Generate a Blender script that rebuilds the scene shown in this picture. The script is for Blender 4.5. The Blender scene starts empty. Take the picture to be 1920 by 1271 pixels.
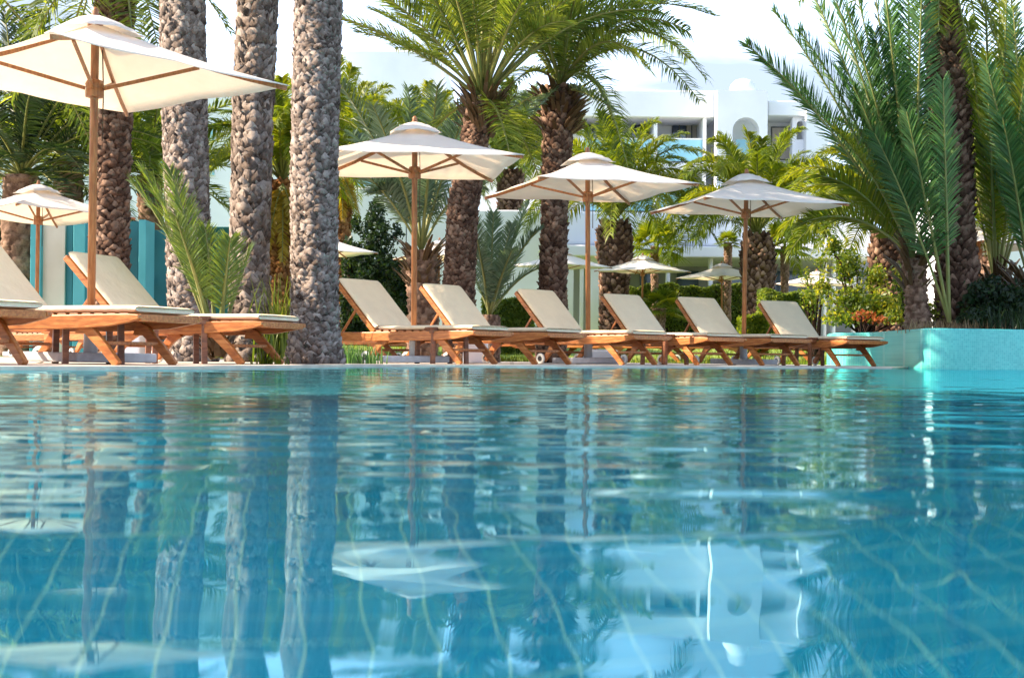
import bpy, math, random
import numpy as np
from mathutils import Vector, Matrix
rad = math.radians
sc = bpy.context.scene
col = sc.collection

# ---------------------------------------------------------------- camera
F, CX, HY, ROLL, CZ = 2514.0, 960.0, 668.6, 0.010, 0.096
cam_d = bpy.data.cameras.new('camera')
cam_d.sensor_width = 36
cam_d.lens = F / 1920 * 36
cam_d.shift_y = (HY - 635.5) / 1920
cam_d.clip_start = 0.02
cam_d.clip_end = 2000
cam_d.dof.use_dof = True
cam_d.dof.focus_distance = 13.0
cam_d.dof.aperture_fstop = 11.0
cam = bpy.data.objects.new('camera', cam_d)
cam.matrix_world = Matrix(((math.cos(ROLL), -math.sin(ROLL), 0, 0), (0, 0, -1, 0),
                           (math.sin(ROLL), math.cos(ROLL), 0, CZ), (0, 0, 0, 1)))
col.objects.link(cam)
sc.camera = cam

# ---------------------------------------------------------------- light
SUN_EL, SUN_AZ = 36.0, -90.0          # azimuth measured from +Y towards +X: sun stands to the left, a little behind the scene
sd = Vector((math.sin(rad(SUN_AZ)) * math.cos(rad(SUN_EL)), math.cos(rad(SUN_AZ)) * math.cos(rad(SUN_EL)), math.sin(rad(SUN_EL))))
sun_d = bpy.data.lights.new('sun', 'SUN')
sun_d.energy = 5.0
sun_d.angle = rad(0.5)
sun_d.color = (1.0, 0.84, 0.65)
sun = bpy.data.objects.new('sun', sun_d)
sun.rotation_euler = sd.to_track_quat('Z', 'Y').to_euler()
sun.location = sd * 60
col.objects.link(sun)

world = bpy.data.worlds.new('World')
sc.world = world
world.use_nodes = True
nt = world.node_tree
nt.nodes.clear()
wout = nt.nodes.new('ShaderNodeOutputWorld')
wbg = nt.nodes.new('ShaderNodeBackground')
wbg.inputs['Strength'].default_value = 0.095
sky = nt.nodes.new('ShaderNodeTexSky')
sky.sky_type = 'NISHITA'
sky.sun_disc = False
sky.sun_elevation = rad(SUN_EL)
sky.sun_rotation = rad(SUN_AZ)
sky.air_density = 1.0
sky.dust_density = 1.2
tc = nt.nodes.new('ShaderNodeTexCoord')
mp = nt.nodes.new('ShaderNodeMapping')
mp.inputs['Scale'].default_value = (1.0, 1.0, 2.6)
nz = nt.nodes.new('ShaderNodeTexNoise')
nz.inputs['Scale'].default_value = 3.4
nz.inputs['Detail'].default_value = 7
nz.inputs['Roughness'].default_value = 0.55
cr = nt.nodes.new('ShaderNodeValToRGB')
cr.color_ramp.elements[0].position = 0.30
cr.color_ramp.elements[0].color = (0.6, 0.6, 0.6, 1)
cr.color_ramp.elements[1].position = 0.60
cr.color_ramp.elements[1].color = (1, 1, 1, 1)
mx = nt.nodes.new('ShaderNodeMix')
mx.data_type = 'RGBA'
nt.links.new(tc.outputs['Generated'], mp.inputs['Vector'])
nt.links.new(mp.outputs['Vector'], nz.inputs['Vector'])
nt.links.new(nz.outputs['Fac'], cr.inputs['Fac'])
# cloud bank: bright towards the horizon, thinning to open blue overhead
sep = nt.nodes.new('ShaderNodeSeparateXYZ'); nt.links.new(tc.outputs['Generated'], sep.inputs[0])
el = nt.nodes.new('ShaderNodeMapRange'); el.inputs['From Min'].default_value = 0.38; el.inputs['From Max'].default_value = 0.75
el.inputs['To Min'].default_value = 1.0; el.inputs['To Max'].default_value = 0.22; nt.links.new(sep.outputs['Z'], el.inputs['Value'])
ml = nt.nodes.new('ShaderNodeMath'); ml.operation = 'MULTIPLY'
nt.links.new(cr.outputs['Color'], ml.inputs[0]); nt.links.new(el.outputs['Result'], ml.inputs[1])
nt.links.new(ml.outputs[0], mx.inputs['Factor'])
nt.links.new(sky.outputs['Color'], mx.inputs['A'])
# the cloud itself: bright billows with paler blue-grey stretches between them
mp2 = nt.nodes.new('ShaderNodeMapping'); mp2.inputs['Scale'].default_value = (1.0, 1.0, 3.4); mp2.inputs['Location'].default_value = (3.1, 0.7, 1.9)
nz2 = nt.nodes.new('ShaderNodeTexNoise'); nz2.inputs['Scale'].default_value = 4.2; nz2.inputs['Detail'].default_value = 6
cr2 = nt.nodes.new('ShaderNodeValToRGB'); cr2.color_ramp.elements[0].position = 0.40; cr2.color_ramp.elements[0].color = (0.255, 0.305, 0.385, 1)
cr2.color_ramp.elements[1].position = 0.58; cr2.color_ramp.elements[1].color = (0.60, 0.77, 1.04, 1)
nt.links.new(tc.outputs['Generated'], mp2.inputs['Vector']); nt.links.new(mp2.outputs['Vector'], nz2.inputs['Vector']); nt.links.new(nz2.outputs['Fac'], cr2.inputs['Fac'])
cm = nt.nodes.new('ShaderNodeMix'); cm.data_type = 'RGBA'; cm.blend_type = 'MULTIPLY'; cm.inputs['Factor'].default_value = 1.0
cm.clamp_result = False
cm.inputs['B'].default_value = (11.5, 11.5, 11.5, 1); nt.links.new(cr2.outputs['Color'], cm.inputs['A']); nt.links.new(cm.outputs['Result'], mx.inputs['B'])
nt.links.new(mx.outputs['Result'], wbg.inputs['Color'])
nt.links.new(wbg.outputs['Background'], wout.inputs['Surface'])

sc.view_settings.view_transform = 'Standard'
sc.view_settings.look = 'None'
sc.view_settings.exposure = 1.5
sc.view_settings.gamma = 1.0
sc.view_settings.use_curve_mapping = False
cy = sc.cycles
cy.use_denoising = True
try:
    cy.denoiser = 'OPENIMAGEDENOISE'
except Exception:
    pass
cy.max_bounces = 8
cy.diffuse_bounces = 3
cy.glossy_bounces = 4
cy.transmission_bounces = 6
cy.transparent_max_bounces = 6
cy.sample_clamp_indirect = 4.0
cy.caustics_reflective = False
cy.caustics_refractive = True
cy.use_adaptive_sampling = True
cy.adaptive_threshold = 0.015


def P(px, py, Y):
    """World X, Z of what the photograph shows at px, py when it stands Y metres away."""
    dx, dy = px - CX, py - HY
    a = dx * math.cos(ROLL) + dy * math.sin(ROLL)
    b = -dx * math.sin(ROLL) + dy * math.cos(ROLL)
    return a * Y / F, CZ - b * Y / F


def gx(px, Y, py=660):
    return P(px, py, Y)[0]


DECK = 0.02


def gz(Y):
    t = min(1.0, max(0.0, (Y - 20.0) / 12.0))
    return DECK + 0.008 + 0.42 * t * t * (3 - 2 * t)


# ---------------------------------------------------------------- tagging helpers
def tag(o, label=None, cat=None, group=None, kind=None):
    if label: o['label'] = label
    if cat: o['category'] = cat
    if group: o['group'] = group
    if kind: o['kind'] = kind
    return o


def empty(name, loc, rz=0.0, label=None, cat=None, group=None):
    o = bpy.data.objects.new(name, None)
    o.location = loc
    o.rotation_euler = (0, 0, rz)
    o.empty_display_size = 0.1
    col.objects.link(o)
    return tag(o, label, cat, group)


def link_mesh(name, me, parent=None, loc=None):
    o = bpy.data.objects.new(name, me)
    col.objects.link(o)
    if parent is not None: o.parent = parent
    if loc is not None: o.location = loc
    return o


def np_mesh(name, V, Q, mats, parent=None, tone=None, smooth=False, mi=None, loc=None):
    me = bpy.data.meshes.new(name)
    V = np.asarray(V, np.float32); Q = np.asarray(Q, np.int32)
    me.vertices.add(len(V)); me.vertices.foreach_set('co', V.ravel())
    n = Q.shape[1]
    me.loops.add(Q.size); me.loops.foreach_set('vertex_index', Q.ravel())
    me.polygons.add(len(Q))
    me.polygons.foreach_set('loop_start', np.arange(0, Q.size, n, dtype=np.int32))
    me.polygons.foreach_set('loop_total', np.full(len(Q), n, np.int32))
    if smooth is not False: me.polygons.foreach_set('use_smooth', np.ones(len(Q), bool))
    if mi is not None: me.polygons.foreach_set('material_index', np.asarray(mi, np.int32))
    if tone is not None:
        at = me.attributes.new('tone', 'FLOAT', 'POINT'); at.data.foreach_set('value', np.asarray(tone, np.float32))
    for m in (mats if isinstance(mats, (list, tuple)) else [mats]): me.materials.append(m)
    me.update(calc_edges=True)
    return link_mesh(name, me, parent, loc)


class MB:
    """Collects boxes, bars, tubes and sheets; build() links them as one mesh object."""
    def __init__(s): s.v = []; s.f = []; s.sm = []
    def add(s, vs, fs, smooth=False):
        b = len(s.v); s.v += [tuple(v) for v in vs]
        for f in fs: s.f.append([b + i for i in f]); s.sm.append(smooth)
        return s
    def box(s, x0, y0, z0, x1, y1, z1):
        vs = [(x0, y0, z0), (x1, y0, z0), (x1, y1, z0), (x0, y1, z0), (x0, y0, z1), (x1, y0, z1), (x1, y1, z1), (x0, y1, z1)]
        return s.add(vs, [(0, 3, 2, 1), (4, 5, 6, 7), (0, 1, 5, 4), (1, 2, 6, 5), (2, 3, 7, 6), (3, 0, 4, 7)])
    def sweep(s, pts, w, h, side=(0, 1, 0), smooth=False):
        """rectangular section w (along side) by h swept along pts; w, h may be lists"""
        pts = [Vector(p) for p in pts]; n = len(pts); side = Vector(side).normalized(); vs = []
        for i, p in enumerate(pts):
            t = (pts[min(i + 1, n - 1)] - pts[max(i - 1, 0)]).normalized()
            sv = (side - t * side.dot(t)).normalized(); up = t.cross(sv)
            ww = (w[i] if isinstance(w, (list, tuple)) else w) / 2; hh = (h[i] if isinstance(h, (list, tuple)) else h) / 2
            vs += [p - sv * ww - up * hh, p + sv * ww - up * hh, p + sv * ww + up * hh, p - sv * ww + up * hh]
        fs = [(3, 2, 1, 0), (4 * n - 4, 4 * n - 3, 4 * n - 2, 4 * n - 1)]
        for i in range(n - 1):
            a = 4 * i
            for k in range(4): fs.append((a + k, a + (k + 1) % 4, a + 4 + (k + 1) % 4, a + 4 + k))
        return s.add(vs, fs, smooth)
    def lathe(s, prof, cx=0, cy=0, n=16, axis='z', smooth=True):
        vs = []; m = len(prof)
        for (r, z) in prof:
            for k in range(n):
                a = 2 * math.pi * k / n; c, d = r * math.cos(a), r * math.sin(a)
                if axis == 'z': vs.append((cx + c, cy + d, z))
                elif axis == 'y': vs.append((cx + c, z, cy + d))
                else: vs.append((z, cx + c, cy + d))
        fs = []
        for i in range(m - 1):
            for k in range(n): fs.append((i * n + k, i * n + (k + 1) % n, (i + 1) * n + (k + 1) % n, (i + 1) * n + k))
        s.add(vs, fs, smooth); b = len(s.v) - len(vs)
        s.f.append([b + k for k in reversed(range(n))]); s.sm.append(False)
        s.f.append([b + (m - 1) * n + k for k in range(n)]); s.sm.append(False)
        return s
    def build(s, name, mat, parent=None, bevel=0.0, seg=2):
        me = bpy.data.meshes.new(name); me.from_pydata(s.v, [], s.f)
        me.polygons.foreach_set('use_smooth', s.sm)
        for m in (mat if isinstance(mat, (list, tuple)) else [mat]): me.materials.append(m)
        me.validate(); me.update()
        o = link_mesh(name, me, parent)
        if bevel > 0:
            md = o.modifiers.new('bevel', 'BEVEL'); md.width = bevel; md.segments = seg; md.limit_method = 'ANGLE'; md.angle_limit = rad(40)
        return o


def children(o): return [c for c in bpy.data.objects if c.parent == o]


def copy_tree(o, parent=None, kids=None):
    if kids is None:
        kids = {}
        for c in bpy.data.objects:
            if c.parent: kids.setdefault(c.parent.name, []).append(c)
    c = o.copy(); col.objects.link(c); c.parent = parent
    for ch in kids.get(o.name, []): copy_tree(ch, c, kids)
    return c


# ---------------------------------------------------------------- materials
def mat(name):
    m = bpy.data.materials.new(name); m.use_nodes = True
    t = m.node_tree; b = t.nodes['Principled BSDF']; return m, t, b


def N(t, typ, **kw):
    n = t.nodes.new(typ)
    for k, v in kw.items():
        if k in n.inputs: n.inputs[k].default_value = v
        else: setattr(n, k, v)
    return n


def ramp(t, src, stops):
    r = t.nodes.new('ShaderNodeValToRGB'); e = r.color_ramp.elements
    while len(e) < len(stops): e.new(0.5)
    for i, (p, c) in enumerate(stops): e[i].position = p; e[i].color = (*c, 1)
    t.links.new(src, r.inputs['Fac']); return r.outputs['Color']


def simple(name, c1, c2=None, scale=4.0, rough=0.6, bump=0.0, bscale=None, stretch=(1, 1, 1), coord='Object', detail=5, spec=None):
    m, t, b = mat(name)
    tcn = t.nodes.new('ShaderNodeTexCoord'); mpn = N(t, 'ShaderNodeMapping'); mpn.inputs['Scale'].default_value = stretch
    t.links.new(tcn.outputs[coord], mpn.inputs['Vector'])
    nn = N(t, 'ShaderNodeTexNoise', Scale=scale, Detail=detail); t.links.new(mpn.outputs['Vector'], nn.inputs['Vector'])
    t.links.new(ramp(t, nn.outputs['Fac'], [(0.3, c1), (0.7, c2 or c1)]), b.inputs['Base Color'])
    b.inputs['Roughness'].default_value = rough
    if spec is not None: b.inputs['Specular IOR Level'].default_value = spec
    if bump > 0:
        n2 = N(t, 'ShaderNodeTexNoise', Scale=bscale or scale * 3, Detail=6); t.links.new(mpn.outputs['Vector'], n2.inputs['Vector'])
        bp = N(t, 'ShaderNodeBump', Strength=bump, Distance=0.01); t.links.new(n2.outputs['Fac'], bp.inputs['Height'])
        t.links.new(bp.outputs['Normal'], b.inputs['Normal'])
    return m


def leaf_mat(name, dark, mid, light, trans=0.35, rough=0.45, tcol=None):
    m, t, b = mat(name)
    at = N(t, 'ShaderNodeAttribute', attribute_name='tone')
    c = ramp(t, at.outputs['Fac'], [(0.0, dark), (0.5, mid), (1.0, light)])
    t.links.new(c, b.inputs['Base Color']); b.inputs['Roughness'].default_value = rough
    b.inputs['Specular IOR Level'].default_value = 0.35
    tr = N(t, 'ShaderNodeBsdfTranslucent')
    mm = N(t, 'ShaderNodeMix', data_type='RGBA', blend_type='MULTIPLY'); mm.inputs['Factor'].default_value = 1.0
    mm.inputs['B'].default_value = (*(tcol or (2.6, 2.3, 0.7)), 1); t.links.new(c, mm.inputs['A'])
    t.links.new(mm.outputs['Result'], tr.inputs['Color'])
    ms = N(t, 'ShaderNodeMixShader'); ms.inputs['Fac'].default_value = trans
    t.links.new(b.outputs['BSDF'], ms.inputs[1]); t.links.new(tr.outputs['BSDF'], ms.inputs[2])
    t.links.new(ms.outputs['Shader'], t.nodes['Material Output'].inputs['Surface'])
    return m


def wood_mat(name, c1, c2, c3):
    m, t, b = mat(name)
    tcn = t.nodes.new('ShaderNodeTexCoord'); mpn = N(t, 'ShaderNodeMapping'); mpn.inputs['Scale'].default_value = (1.5, 9, 9)
    t.links.new(tcn.outputs['Object'], mpn.inputs['Vector'])
    nn = N(t, 'ShaderNodeTexNoise', Scale=6.0, Detail=7, Roughness=0.6); t.links.new(mpn.outputs['Vector'], nn.inputs['Vector'])
    t.links.new(ramp(t, nn.outputs['Fac'], [(0.28, c1), (0.5, c2), (0.74, c3)]), b.inputs['Base Color'])
    b.inputs['Roughness'].default_value = 0.42
    bp = N(t, 'ShaderNodeBump', Strength=0.25, Distance=0.003); t.links.new(nn.outputs['Fac'], bp.inputs['Height']); t.links.new(bp.outputs['Normal'], b.inputs['Normal'])
    return m


def cloth_mat(name, base, trans, tint, bscale=60):
    m, t, b = mat(name)
    tcn = t.nodes.new('ShaderNodeTexCoord')
    nn = N(t, 'ShaderNodeTexNoise', Scale=3.0, Detail=6, Roughness=0.65); t.links.new(tcn.outputs['Object'], nn.inputs['Vector'])
    d = tuple(x * 0.9 for x in base)
    c = ramp(t, nn.outputs['Fac'], [(0.3, d), (0.65, base)])
    t.links.new(c, b.inputs['Base Color']); b.inputs['Roughness'].default_value = 0.9; b.inputs['Specular IOR Level'].default_value = 0.1
    n2 = N(t, 'ShaderNodeTexNoise', Scale=9.0, Detail=3); t.links.new(tcn.outputs['Object'], n2.inputs['Vector'])
    bp = N(t, 'ShaderNodeBump', Strength=0.55, Distance=0.03); t.links.new(n2.outputs['Fac'], bp.inputs['Height']); t.links.new(bp.outputs['Normal'], b.inputs['Normal'])
    if trans > 0:
        tr = N(t, 'ShaderNodeBsdfTranslucent'); tr.inputs['Color'].default_value = (*tint, 1)
        ms = N(t, 'ShaderNodeMixShader'); ms.inputs['Fac'].default_value = trans
        t.links.new(b.outputs['BSDF'], ms.inputs[1]); t.links.new(tr.outputs['BSDF'], ms.inputs[2])
        t.links.new(ms.outputs['Shader'], t.nodes['Material Output'].inputs['Surface'])
    return m


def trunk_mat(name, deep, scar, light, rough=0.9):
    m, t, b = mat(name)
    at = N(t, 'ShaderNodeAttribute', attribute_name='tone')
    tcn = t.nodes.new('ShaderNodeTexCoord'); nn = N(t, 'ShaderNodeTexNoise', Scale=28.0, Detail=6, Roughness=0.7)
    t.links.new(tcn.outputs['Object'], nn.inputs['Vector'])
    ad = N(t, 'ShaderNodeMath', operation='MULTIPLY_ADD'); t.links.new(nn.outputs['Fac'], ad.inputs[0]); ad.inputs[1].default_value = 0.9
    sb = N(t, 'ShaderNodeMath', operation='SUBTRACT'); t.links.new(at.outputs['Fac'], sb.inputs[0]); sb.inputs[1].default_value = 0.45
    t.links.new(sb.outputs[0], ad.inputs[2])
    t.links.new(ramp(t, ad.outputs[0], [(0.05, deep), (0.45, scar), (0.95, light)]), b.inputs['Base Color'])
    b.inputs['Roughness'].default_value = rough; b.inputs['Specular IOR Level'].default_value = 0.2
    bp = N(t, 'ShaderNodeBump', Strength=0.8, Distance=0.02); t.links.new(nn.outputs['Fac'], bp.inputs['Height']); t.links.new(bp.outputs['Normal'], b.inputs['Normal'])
    return m


def mosaic_mat(name, c1, c2, grout, size=0.025, rough=0.25, axes='XZ'):
    m, t, b = mat(name)
    tcn = t.nodes.new('ShaderNodeTexCoord')
    sp = N(t, 'ShaderNodeSeparateXYZ'); t.links.new(tcn.outputs['Object'], sp.inputs[0])
    cb = N(t, 'ShaderNodeCombineXYZ')
    if axes == 'XZ':
        t.links.new(sp.outputs['X'], cb.inputs['X']); t.links.new(sp.outputs['Z'], cb.inputs['Y'])
    else:
        t.links.new(sp.outputs['X'], cb.inputs['X']); t.links.new(sp.outputs['Y'], cb.inputs['Y'])
    br = N(t, 'ShaderNodeTexBrick', offset=0.0, squash=1.0)
    br.inputs['Scale'].default_value = 1.0; br.inputs['Brick Width'].default_value = size; br.inputs['Row Height'].default_value = size
    br.inputs['Mortar Size'].default_value = size * 0.06; br.inputs['Mortar Smooth'].default_value = 0.2
    br.inputs['Color1'].default_value = (*c1, 1); br.inputs['Color2'].default_value = (*c2, 1); br.inputs['Mortar'].default_value = (*grout, 1)
    t.links.new(cb.outputs[0], br.inputs['Vector'])
    nn = N(t, 'ShaderNodeTexNoise', Scale=1.3, Detail=4); t.links.new(tcn.outputs['Object'], nn.inputs['Vector'])
    mm = N(t, 'ShaderNodeMix', data_type='RGBA', blend_type='MULTIPLY'); mm.inputs['Factor'].default_value = 1.0
    t.links.new(br.outputs['Color'], mm.inputs['A']); t.links.new(ramp(t, nn.outputs['Fac'], [(0.3, (0.8, 0.8, 0.8)), (0.7, (1, 1, 1))]), mm.inputs['B'])
    t.links.new(mm.outputs['Result'], b.inputs['Base Color']); b.inputs['Roughness'].default_value = rough
    bp = N(t, 'ShaderNodeBump', Strength=0.3, Distance=0.002); t.links.new(br.outputs['Fac'], bp.inputs['Height']); bp.invert = True
    t.links.new(bp.outputs['Normal'], b.inputs['Normal'])
    return m


M = {}
M['teak'] = wood_mat('teak', (0.24, 0.066, 0.014), (0.45, 0.148, 0.034), (0.62, 0.265, 0.08))
M['teak_dark'] = wood_mat('teak_dark', (0.10, 0.035, 0.014), (0.20, 0.07, 0.028), (0.30, 0.12, 0.045))
M['pole_wood'] = wood_mat('pole_wood', (0.18, 0.062, 0.022), (0.32, 0.125, 0.045), (0.46, 0.21, 0.085))
mpn_ = [n for n in M['pole_wood'].node_tree.nodes if n.type == 'MAPPING'][0]; mpn_.inputs['Scale'].default_value = (9, 9, 1.2)
M['cushion'] = cloth_mat('cushion', (0.80, 0.665, 0.47), 0.0, (1, 1, 1))
M['canvas'] = cloth_mat('canvas', (0.95, 0.94, 0.95), 0.48, (1.0, 0.88, 0.73))
M['white_metal'] = simple('white_metal', (0.72, 0.72, 0.72), (0.8, 0.8, 0.8), rough=0.35)
M['grey_stone'] = simple('grey_stone', (0.42, 0.41, 0.42), (0.55, 0.54, 0.55), scale=20, rough=0.8, bump=0.2)
M['rubber'] = simple('rubber', (0.02, 0.02, 0.02), (0.035, 0.035, 0.035), rough=0.7)
M['wheel_white'] = simple('wheel_white', (0.7, 0.68, 0.62), rough=0.5)
M['rope'] = simple('rope', (0.08, 0.05, 0.03), rough=0.9)
M['stucco'] = simple('stucco', (0.74, 0.75, 0.80), (0.84, 0.85, 0.89), scale=0.6, rough=0.85, bump=0.12, bscale=8)
M['porch'] = simple('porch', (0.30, 0.31, 0.34), (0.36, 0.37, 0.40), scale=0.8, rough=0.85)  # darker grey than the stucco: the shadow under the porch painted in
M['plaster_cream'] = simple('plaster_cream', (0.62, 0.55, 0.46), (0.72, 0.66, 0.58), scale=1.6, rough=0.8)
M['frame_dark'] = simple('frame_dark', (0.05, 0.055, 0.065), rough=0.4)
M['glass_teal'] = simple('glass_teal', (0.22, 0.50, 0.60), (0.30, 0.60, 0.70), scale=1.0, rough=0.12)
M['glass_dark'] = simple('glass_dark', (0.02, 0.035, 0.07), (0.06, 0.10, 0.16), scale=0.8, rough=0.08, spec=0.8)
M['curtain'] = simple('curtain', (0.42, 0.36, 0.32), (0.52, 0.46, 0.4), scale=3, rough=0.9, stretch=(6, 1, 0.2))
M['teal_wall'] = simple('teal_wall', (0.010, 0.15, 0.19), (0.02, 0.21, 0.25), scale=1.8, rough=0.55, bump=0.1)
M['teal_sunlit'] = simple('teal_sunlit', (0.06, 0.36, 0.42), (0.09, 0.44, 0.50), scale=1.8, rough=0.55)  # paler copy of the wall teal: sun on the pillars put into the colour
M['mosaic'] = mosaic_mat('mosaic', (0.07, 0.50, 0.46), (0.12, 0.62, 0.56), (0.22, 0.62, 0.57))
M['paving'] = mosaic_mat('paving', (0.60, 0.52, 0.45), (0.66, 0.58, 0.50), (0.42, 0.36, 0.31), size=0.4, rough=0.7, axes='XY')
M['soil'] = simple('soil', (0.06, 0.04, 0.025), (0.14, 0.09, 0.055), scale=9, rough=0.95, bump=0.8)
M['lawn'] = simple('lawn', (0.10, 0.17, 0.018), (0.24, 0.31, 0.035), scale=1.6, rough=0.85, bump=0.8, bscale=60)
M['trunk'] = trunk_mat('trunk', (0.032, 0.021, 0.016), (0.165, 0.125, 0.103), (0.42, 0.35, 0.305))
M['trunk_brown'] = trunk_mat('trunk_brown', (0.030, 0.014, 0.009), (0.125, 0.068, 0.045), (0.36, 0.23, 0.16))
M['trunk_orange'] = trunk_mat('trunk_orange', (0.10, 0.035, 0.012), (0.30, 0.13, 0.045), (0.46, 0.26, 0.11))
M['rachis'] = simple('rachis', (0.14, 0.17, 0.04), (0.27, 0.25, 0.07), scale=3, rough=0.5)
M['leaf_green'] = leaf_mat('leaf_green', (0.030, 0.060, 0.012), (0.105, 0.155, 0.028), (0.26, 0.30, 0.07), 0.45)
M['leaf_yellow'] = leaf_mat('leaf_yellow', (0.040, 0.075, 0.008), (0.11, 0.155, 0.014), (0.22, 0.23, 0.022), 0.45)
M['leaf_teal'] = leaf_mat('leaf_teal', (0.022, 0.060, 0.018), (0.065, 0.145, 0.045), (0.17, 0.27, 0.085), 0.32, tcol=(1.8, 2.2, 1.0))
M['leaf_silver'] = leaf_mat('leaf_silver', (0.045, 0.075, 0.045), (0.10, 0.15, 0.095), (0.19, 0.25, 0.16), 0.30, tcol=(1.9, 2.0, 1.1))
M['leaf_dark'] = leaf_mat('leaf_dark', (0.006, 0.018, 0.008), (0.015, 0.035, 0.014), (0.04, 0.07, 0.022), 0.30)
M['leaf_young'] = leaf_mat('leaf_young', (0.03, 0.065, 0.018), (0.075, 0.13, 0.030), (0.16, 0.22, 0.055), 0.30)
M['leaf_orange'] = leaf_mat('leaf_orange', (0.16, 0.12, 0.01), (0.34, 0.24, 0.02), (0.46, 0.36, 0.05), 0.4, tcol=(1.5, 1.2, .6))
M['leaf_dry'] = leaf_mat('leaf_dry', (0.12, 0.07, 0.03), (0.26, 0.17, 0.08), (0.42, 0.32, 0.17), 0.25, tcol=(1.4, 1.2, 0.8))
M['leaf_bush'] = leaf_mat('leaf_bush', (0.030, 0.060, 0.010), (0.10, 0.16, 0.018), (0.34, 0.32, 0.04), 0.42)
M['leaf_red'] = leaf_mat('leaf_red', (0.20, 0.035, 0.02), (0.34, 0.10, 0.03), (0.50, 0.22, 0.06), 0.4, tcol=(1.6, 1.2, 0.8))


def pool_floor_mat():
    m, t, b = mat('pool_tiles')
    tcn = t.nodes.new('ShaderNodeTexCoord'); mpn = N(t, 'ShaderNodeMapping'); mpn.inputs['Rotation'].default_value = (0, 0, rad(-9))
    t.links.new(tcn.outputs['Object'], mpn.inputs['Vector'])
    br = N(t, 'ShaderNodeTexBrick', offset=0.0)
    br.inputs['Scale'].default_value = 1.0; br.inputs['Brick Width'].default_value = 0.06; br.inputs['Row Height'].default_value = 0.06
    br.inputs['Mortar Size'].default_value = 0.0015; br.inputs['Mortar Smooth'].default_value = 0.3
    br.inputs['Color1'].default_value = (0.0, 0.180, 0.290, 1); br.inputs['Color2'].default_value = (0.0, 0.205, 0.325, 1); br.inputs['Mortar'].default_value = (0.34, 0.40, 0.36, 1)
    t.links.new(mpn.outputs['Vector'], br.inputs['Vector'])
    t.links.new(br.outputs['Color'], b.inputs['Base Color']); b.inputs['Roughness'].default_value = 0.5
    return m


def water_mat():
    m, t, b = mat('pool_water')
    t.nodes.remove(b)
    gl = N(t, 'ShaderNodeBsdfGlass'); gl.inputs['Roughness'].default_value = 0.0; gl.inputs['IOR'].default_value = 1.42
    gl.inputs['Color'].default_value = (0.58, 0.93, 1.0, 1)
    t.links.new(gl.outputs['BSDF'], t.nodes['Material Output'].inputs['Surface'])
    return m


M['pool_floor'] = pool_floor_mat()
M['water'] = water_mat()

# ================================================================ SETTING
shore_px = [(-700, 6.3), (-300, 6.5), (0, 6.85), (250, 7.55), (350, 7.85), (480, 8.9), (560, 9.6), (640, 10.6), (720, 11.2), (870, 11.75), (1000, 12.35),
            (1170, 13.1), (1300, 13.8), (1430, 14.4), (1540, 15.0), (1665, 15.35), (1700, 16.0), (1722, 16.9), (1920, 17.3), (2500, 17.6)]
shore = [(gx(px, d, 690), d) for px, d in shore_px]
XL, XR, YB = -9.0, 13.0, -7.0
shore = [(XL, 6.1)] + shore + [(XR, 17.8)]


def sheet(name, pts, z, m, kind='structure'):
    me = bpy.data.meshes.new(name); me.from_pydata([(x, y, z) for x, y in pts], [], [list(range(len(pts)))])
    me.materials.append(m); me.update(); o = link_mesh(name, me); tag(o, kind=kind); return o


# pool: water, floor, shelf, walls
wpts = [(x, y + 0.0) for x, y in shore]
def water_surface():
    """rippled sheet: many small waves running mostly towards the camera end, choppier across the middle of the pool"""
    ya = [YB, -4.0, -2.0, -1.0, -.5, -.2]; yv = 0.0
    while yv < 17.9:
        ya.append(yv); yv += min(.030, .0055 + .0042 * max(0, yv - .4))
    ya.append(17.9); ya = np.array(ya)
    m_ = 560; q = np.linspace(-1, 1, m_); k_ = 3.6; xa = np.sinh(q * k_) / math.sinh(k_); xa = np.where(xa < 0, xa * -XL, xa * XR)
    X, Y = np.meshgrid(xa, ya); H = np.zeros_like(X); rg = np.random.default_rng(5)
    def sm(e0, e1, v): t = np.clip((v - e0) / (e1 - e0), 0, 1); return t * t * (3 - 2 * t)
    chop = (.15 + .85 * sm(.6, 1.7, Y + .12 * np.sin(X * 1.9))) * (1 - .62 * sm(2.8, 5.5, Y))
    calm = (.75 + .25 * sm(.7, 1.6, Y)) * (1 - .5 * sm(3.5, 7.0, Y))
    for (l0, l1, slope, cnt, spread, mask) in WAVES:
        for i in range(cnt):
            lam = l0 * (l1 / l0) ** rg.random(); a = rg.normal(0, spread); kk = 2 * math.pi / lam; ph = rg.uniform(0, 6.283)
            amp = slope * math.sqrt(2.0 / cnt) / kk
            env = 1 + .5 * np.sin(X * rg.uniform(.5, 2) + Y * rg.uniform(.5, 1.6) + rg.uniform(0, 6))
            H += amp * env * np.sin(kk * (X * math.sin(a) + Y * math.cos(a)) + ph) * (chop if mask == 1 else calm if mask == 2 else 1)
    H *= sm(-.3, .1, Y)
    V = np.stack([X, Y, H], -1).reshape(-1, 3); nr, nc = X.shape
    i = np.arange(nr - 1)[:, None] * nc; j = np.arange(nc - 1)[None, :]
    Q = np.stack([i + j, i + j + 1, i + nc + j + 1, i + nc + j], -1).reshape(-1, 4)
    o = np_mesh('pool_water', V, Q, M['water'], smooth=True); tag(o, kind='structure')


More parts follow.
